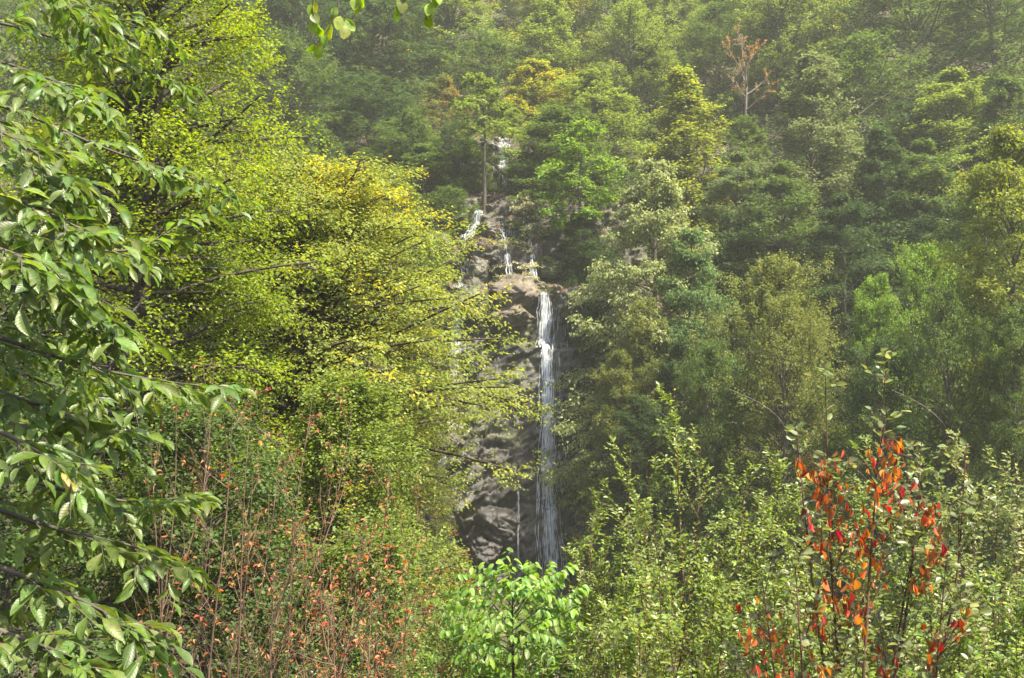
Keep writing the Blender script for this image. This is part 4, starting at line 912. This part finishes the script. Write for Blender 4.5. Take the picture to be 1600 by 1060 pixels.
# shrub of upright shoots
def shrub(name, label, px, Y, tips, col, aut, seed, leaf=.038, ratio=.52, nsh=16, nlf=15, group='shrubs along the near edge of the slope', shl=.62, bark=M_BARK_RED, density=1.0, mat=M_SMALL, spread=.5, limit=300, K=None, ang=(25, 60), nstem=None, sub=True, wood_r=.012, base_drop=0.0, s_lo=.25):
    """tips: pixel positions of the shoot tips; every stem rises from the root crown to one tip"""
    rs = np.random.RandomState(seed)
    x = (px - 800) / FPX * Y; base = np.array((x, Y, float(terrain(x, Y)) - .05 - base_drop))
    o = thing(name, label, 'shrub', base, group)
    stems = []
    for (tx, ty, dY) in tips:
        t = at(tx, ty, Y + dY); b = base + np.array((rs.uniform(-.2, .2), rs.uniform(-.2, .2), 0))
        mid = b + (t - b) * .45 + np.array((-(t - b)[0] * .12, 0, (t[2] - b[2]) * .06)) + rs.randn(3) * .05
        stems.append(poly([b, mid, b + (t - b) * .75 + rs.randn(3) * .03, t]) - base)
    LB = np.stack(stems)
    S1, s1 = shoots(rs, LB, nsh, s_lo, .97, ang, lambda s, l: shl * (1.15 - s) ** .8 + .08 + 0 * l, 6, -.12, rise=.25, vjit=.2, radial=True)
    S2, _ = shoots(rs, S1, 5, .15, .85, (25, 55), lambda s, l: l * .45 * (1.1 - s) + .04, 4, .0, rise=.1, vjit=.25, radial=True)
    v, f = join([tubes(LB, np.broadcast_to(np.linspace(wood_r, .0018, LB.shape[1]), LB.shape[:2]), 6), tubes(S1, np.broadcast_to(np.linspace(.0032, .0012, 6), S1.shape[:2]), 4), tubes(S2, np.full(S2.shape[:2], .0012), 3)])
    link('stems', mesh_np('stems', v, f, bark), o)
    q = [leaves_on(rs, S1, nlf, .1, 1., ang=(35, 65), tip=-.05, njit=.6), leaves_on(rs, S2, max(3, nlf // 2), .15, 1., ang=(35, 65), tip=-.05, njit=.6), leaves_on(rs, LB, 22, .55, 1., ang=(35, 60), tip=0, njit=.6, radial=True)]
    pos, d, n = [np.concatenate(z) for z in zip(*q)]
    sz = leaf * rs.uniform(.7, 1.25, len(pos)); A = attr_of(rs, pos, .4, .4); 
    K = K or dict(bend=.12, fold=.3, peak=.5, acute=.75, rows=(.2, .5, .8))
    near_plant(o, base, pos, d, n, sz, A, leaf_variants('small_leaf', mat, K, 6, ratio), mat, T6, ratio, col, aut, rs, limit=limit)
    return o, base, LB, S1, rs
SG = (.140, .195, .038)
shrub('shrub', 'shrub with a tall wand of small pale leaves rising highest left of the red-leaved sapling', 1110, 7.6, [(1052, 600, 0), (1095, 690, .1), (1165, 735, -.1), (1010, 735, .3), (1140, 790, .2), (1060, 760, .4), (985, 800, -.2), (1190, 800, .3), (1035, 850, -.4), (1120, 850, -.5), (1210, 880, -.3)], SG, .07, 71)
shrub('shrub', 'low leafy shrub sloping up from the bright sapling to the foot of the falls', 960, 8.6, [(925, 800, 0), (950, 770, .3), (985, 700, .2), (1010, 780, .3), (905, 860, -.2), (945, 850, -.4), (890, 915, -.3), (970, 880, -.5), (1020, 870, -.3), (920, 935, -.6)], (.145, .20, .035), .06, 72)
shrub('shrub', 'shrub of whitish small leaves at the right edge with long arching wands', 1540, 7.2, [(1510, 690, 0), (1590, 715, .2), (1560, 760, .1), (1470, 745, .3), (1500, 800, -.2), (1600, 800, -.1), (1640, 780, .2), (1440, 810, .3), (1560, 860, -.4), (1480, 900, -.5), (1610, 900, -.5)], (.16, .195, .06), .05, 73)
shrub('shrub', 'dense small-leaved shrub between the two tallest wands', 1245, 7.8, [(1215, 700, 0), (1250, 760, .1), (1195, 770, .2), (1280, 800, .2), (1310, 720, .3), (1230, 830, -.3), (1290, 870, -.4), (1180, 850, -.3), (1340, 800, .4), (1260, 900, -.6)], SG, .06, 74)
shrub('shrub', 'dense green shrub in the bottom right corner', 1500, 6.2, [(1450, 900, 0), (1500, 930, .1), (1550, 920, .1), (1600, 940, 0), (1420, 960, -.2), (1480, 990, -.3), (1540, 1000, -.3), (1590, 1010, -.3), (1650, 950, .1)], (.125, .19, .035), .04, 75)
shrub('shrub', 'pale green leafy shrub along the bottom edge right of the bright sapling', 1020, 6.4, [(940, 940, .2), (980, 920, .2), (1030, 900, .1), (1080, 905, .1), (1120, 930, 0), (920, 990, -.2), (1000, 970, -.3), (1060, 990, -.3), (1130, 1000, -.3), (960, 1020, -.3)], (.15, .21, .038), .08, 76)
shrub('shrub', 'leafy shrub at the bottom edge below the red sapling, flecked with yellow', 1240, 6.0, [(1170, 930, .1), (1210, 900, .2), (1260, 930, 0), (1300, 950, -.1), (1190, 980, -.2), (1240, 1000, -.3), (1310, 1010, -.3), (1350, 960, .2), (1390, 990, 0)], SG, .10, 77)
shrub('shrub', 'yellowish low shrub at the bottom edge left of the bright sapling', 760, 8.5, [(700, 960, 0), (740, 985, .1), (790, 980, .2), (840, 960, .1), (880, 975, .1), (720, 1020, -.3), (800, 1020, -.3), (860, 1015, -.3), (670, 1000, 0)], (.11, .18, .03), .06, 78)
shrub('shrub', 'green shrub behind the red-leaved sapling', 1390, 8.2, [(1370, 690, .2), (1420, 720, .1), (1350, 760, .1), (1460, 790, .2), (1400, 800, -.2), (1440, 860, -.4), (1380, 880, -.4), (1330, 850, -.2), (1480, 870, 0)], (.135, .19, .038), .05, 79)
shrub('shrub', 'small leafy shrub at the foot of the big-leaved boughs at the bottom', 470, 8.5, [(400, 960, 0), (450, 940, .1), (520, 950, .2), (580, 940, .1), (430, 1000, -.2), (500, 1010, -.3), (570, 1010, -.2), (630, 970, 0), (350, 1000, 0)], (.08, .12, .03), .06, 80)

# sapling with red withered leaves
shrub('shrub', 'bright green narrow-leaved shrub filling the gap under the bright sapling', 800, 7.9, [(715, 950, 0), (750, 925, .1), (790, 935, .2), (830, 925, .1), (865, 935, .1), (740, 985, -.3), (800, 985, -.3), (850, 985, -.3), (700, 995, -.2), (885, 985, -.1), (820, 1030, -.4), (770, 1040, -.4)], (.11, .20, .03), .04, 81, leaf=.05, ratio=.38)

# sapling with red withered leaves
def red_sapling():
    Kr = dict(bend=.1, fold=.9, peak=.45, acute=.7)
    o, base, LB, S1, rs = shrub('sapling', 'sapling hung with clusters of red withered leaves, nearest at the lower right', 1350, 5.0,
        [(1385, 575, 0), (1290, 600, .05), (1440, 690, .1), (1245, 690, .1), (1510, 690, .05), (1480, 860, -.1), (1190, 900, .1), (1240, 850, -.1), (1440, 780, .15)], (.12, .15, .05), .03, 90,
        leaf=.048, ratio=.66, nsh=7, nlf=6, shl=.42, bark=M_BARK_RED, limit=300, wood_r=.013, s_lo=.4, group='sapling')
    del o['group']; o['category'] = 'sapling'
    K = leaf_variants('withered_leaf', M_RED, Kr, 8, .30)
    # clusters hang from the stems and side twigs
    cl = []
    for (cx, cy, r, k) in ((1300, 770, 38, 26), (1378, 735, 34, 24), (1275, 745, 20, 12), (1400, 780, 26, 14), (1450, 800, 22, 16), (1340, 830, 34, 22), (1300, 840, 24, 14), (1325, 930, 26, 16), (1465, 850, 18, 14), (1440, 900, 16, 10), (1290, 930, 20, 14), (1365, 880, 22, 12), (1180, 985, 30, 12), (1210, 1010, 30, 16), (1350, 975, 24, 12), (1455, 1010, 20, 10), (1500, 975, 18, 8), (1250, 720, 10, 5), (1290, 1040, 30, 12), (1400, 690, 14, 6), (1385, 1040, 18, 7), (1270, 965, 18, 8)):
        for _ in range(int(k * 1.6)):
            cl.append(at(cx + rs.randn() * r * .5, cy + rs.randn() * r * .8, 5.0 + rs.randn() * .10))
    cl = np.array(cl) - base
    # each leaf hangs from the nearest point of a twig
    tw = np.concatenate([LB[:, 4:].reshape(-1, 3), S1.reshape(-1, 3)])
    P = []; 
    for i, c in enumerate(cl):
        dd = np.linalg.norm(tw - c, axis=1); q = tw[dd.argmin()]; P.append([q, q * .5 + c * .5 + np.array((0, 0, .01)), c])
    P = np.array(P); v, f = tubes(P, np.full(P.shape[:2], .0011), 3); link('twigs', mesh_np('twigs', v, [f], M_BARK_RED), o)['kind'] = 'stuff'
    for c in cl:
        d = norm(np.array((rs.randn() * .35, rs.randn() * .35, -1.0))); n = norm(np.array((rs.randn(), -1 + rs.randn() * .6, rs.randn() * .3)))
        dd, ss, nn = leaf_frames(d[None], n[None]); dd, ss, nn = dd[0], ss[0], nn[0]; L = rs.uniform(.032, .062)
        m = Matrix([[dd[a] * L, ss[a] * L, nn[a] * L, c[a]] for a in range(3)] + [[0, 0, 0, 1]])
        b = bpy.data.objects.new('withered_leaf', K[rs.randint(8)]); C.objects.link(b); b.parent = o; b.matrix_basis = m; v_ = rs.uniform(.7, 1.3); b.color = (.43 * v_, .125 * v_ * rs.uniform(.7, 1.6), .045 * v_, .03)
red_sapling()

# bright green sapling with drooping leaves in two rows
def bright_sapling():
    rs = np.random.RandomState(95); Y = 7.0
    x = (803 - 800) / FPX * Y; base = np.array((x, Y, float(terrain(x, Y)) - .05))
    o = thing('sapling', 'bright green sapling with drooping broad leaves in front of the foot of the falls', 'sapling', base)
    T = poly([base, at(803, 1060, Y), at(800, 980, Y), at(802, 905, Y)], 12) - base
    paths = [[(802, 985, 0), (760, 930, 0), (720, 925, 0), (668, 938, 0)], [(801, 950, 0), (770, 905, .1), (740, 895, .1), (712, 897, .1)], [(803, 930, 0), (795, 895, 0), (790, 885, .1), (785, 876, .1)],
             [(803, 940, 0), (820, 905, 0), (830, 890, 0), (825, 880, 0)], [(803, 960, 0), (840, 910, 0), (870, 895, 0), (898, 882, 0)], [(802, 985, 0), (850, 945, -.1), (890, 930, -.1), (915, 912, -.1)], [(801, 1010, 0), (760, 985, -.1), (720, 980, -.1), (690, 985, -.1)],
             [(801, 1000, 0), (840, 975, -.2), (880, 960, -.2), (905, 945, -.2)], [(803, 950, 0), (830, 925, .3), (850, 900, .4), (860, 885, .4)], [(803, 1010, 0), (780, 960, -.3), (750, 950, -.3), (725, 955, -.3)], [(803, 1030, 0), (820, 990, -.3), (840, 990, -.3), (865, 995, -.3)],
             [(803, 1030, 0), (780, 1010, -.3), (750, 1005, -.3), (725, 1015, -.3)]]
    LB = np.stack([poly([at(a, b, Y + c) for a, b, c in p]) - base for p in paths] + [poly([at(p[0][0], p[0][1] + 10, Y)] + [at(a + (a - 800) * rs.uniform(-.35, .05), b + rs.uniform(8, 40), Y + c + rs.uniform(-.3, .3)) for a, b, c in p[1:]]) - base for p in paths])
    v, f = join([tubes(T[None], np.linspace(.014, .005, 12)[None], 6), tubes(LB, np.broadcast_to(np.linspace(.004, .0015, 14), LB.shape[:2]), 4)])
    link('stems', mesh_np('stems', v, f, M_BARK_DARK), o)
    S1, _ = shoots(rs, LB, 5, .15, .85, (35, 65), lambda s, l: .17 + 0 * l * s, 4, .1, rise=.15, vjit=.2)
    pos, d, n = leaves_on(rs, LB, 18, .12, 1.0, ang=(30, 60), tip=-.75, njit=.4); p2, d2, n2 = leaves_on(rs, S1, 4, .2, 1., ang=(30, 60), tip=-.75, njit=.35)
    pos, d, n = np.concatenate([pos, p2]), np.concatenate([d, d2]), np.concatenate([n, n2])
    n = n + np.array((0, -.45, 0)); sz = rs.uniform(.045, .078, len(pos)); A = attr_of(rs, pos, .5, .3)
    K = dict(bend=.28, fold=.22, peak=.46, acute=.62)
    near_plant(o, base, pos, d, n, sz, A, leaf_variants('heart_leaf', M_BIG, K, 8, .50), M_BIG, big_template(**K), .50, (.125, .225, .028), .02, rs)
bright_sapling()

# bare brown shrubs with curled leaves
def bare_shrub(label, px, Y, tips, seed, nlf=4, twig=.5, pale=False, bk=M_TWIG):
    rs = np.random.RandomState(seed); x = (px - 800) / FPX * Y; base = np.array((x, Y, float(terrain(x, Y)) - .05))
    o = thing('bare_shrub', label, 'shrub', base, 'half-bare shrubs at the lower left')
    st = []
    for (tx, ty) in tips:
        t = at(tx, ty, Y + rs.uniform(-.5, .5)); b = base + rs.randn(3) * np.array((.15, .15, 0)); mid = b + (t - b) * .5 + np.array((-(t - b)[0] * .25, 0, .1)) + rs.randn(3) * .13
        st.append(poly([b, mid, b + (t - b) * .8 + rs.randn(3) * .05, t]) - base)
    LB = np.stack(st)
    S1, _ = shoots(rs, LB, 5 if pale else 9, .3, .95, (20, 60), lambda s, l: twig * (1.2 - s) + .1 + 0 * l, 7, -.3, rise=.12, vjit=.25, radial=True)
    S2, _ = shoots(rs, S1, 4, .2, .9, (25, 55), lambda s, l: l * .4 + .03, 4, -.1, rise=.1, vjit=.2, radial=True)
    v, f = join([tubes(LB, np.broadcast_to(np.linspace(.010, .0018, LB.shape[1]), LB.shape[:2]), 6), tubes(S1, np.broadcast_to(np.linspace(.0034, .0014, 7), S1.shape[:2]), 4), tubes(S2, np.full(S2.shape[:2], .0012), 3)])
    link('stems', mesh_np('stems', v, f, bk), o)
    pos, d, n = leaves_on(rs, S2, nlf, .2, 1., ang=(20, 70), radial=True, tip=-.6, njit=.9); keep = rs.rand(len(pos)) < .5
    pos, d, n = pos[keep], d[keep], n[keep]; sz = rs.uniform(.025, .05, len(pos)); A = attr_of(rs, pos, .4, .3)
    K = dict(bend=.2, fold=.8, peak=.5, acute=.8, rows=(.2, .5, .8))
    near_plant(o, base, pos, d, n, sz, A, leaf_variants('curled_leaf', M_RED, K, 5, .36), M_RED, T6, .36, (.30, .13, .055), .15, rs, limit=300)
bare_shrub('half-bare shrub of upright pale stems beside the big-leaved boughs', 270, 7.4, [(335, 560), (275, 615), (235, 690), (365, 620), (340, 720), (250, 800), (395, 600)], 101, nlf=3, pale=True)
bare_shrub('half-bare shrub with arching stems and curled orange-brown leaves, centre of the lower left', 420, 7.8, [(490, 610), (440, 690), (550, 640), (395, 740), (520, 740), (610, 720), (470, 820), (570, 820), (380, 830), (660, 790), (430, 900)], 102, nlf=4)
bare_shrub('low rust-brown shrub with withered leaf clusters near the bottom, left of the bright sapling', 560, 7.2, [(600, 870), (560, 850), (640, 890), (520, 900), (500, 860), (580, 930), (660, 930), (620, 960), (540, 980), (480, 940), (690, 980)], 103, nlf=5, twig=.35)

# ------------------------------------------------------------------ haze
def haze():
    m, nt, out = new_mat('haze_air'); pv = nd(nt, 'ShaderNodeVolumePrincipled'); pv.inputs['Density'].default_value = 0.00055; pv.inputs['Color'].default_value = (.97, 1.0, .90, 1); pv.inputs['Anisotropy'].default_value = 0.2
    nt.links.new(pv.outputs[0], out.inputs['Volume'])
    x0, x1, y0, y1, z0, z1 = -112, 112, -42, 212, 5.5, 175
    V = np.array([(x, y, z) for x in (x0, x1) for y in (y0, y1) for z in (z0, z1)], float)
    F = np.array([(0, 1, 3, 2), (4, 6, 7, 5), (0, 4, 5, 1), (2, 3, 7, 6), (0, 2, 6, 4), (1, 5, 7, 3)])
    o = link('haze', mesh_np('haze', V, [F], m)); o['kind'] = 'stuff'; o['label'] = 'thin pale haze filling the ravine'
haze()
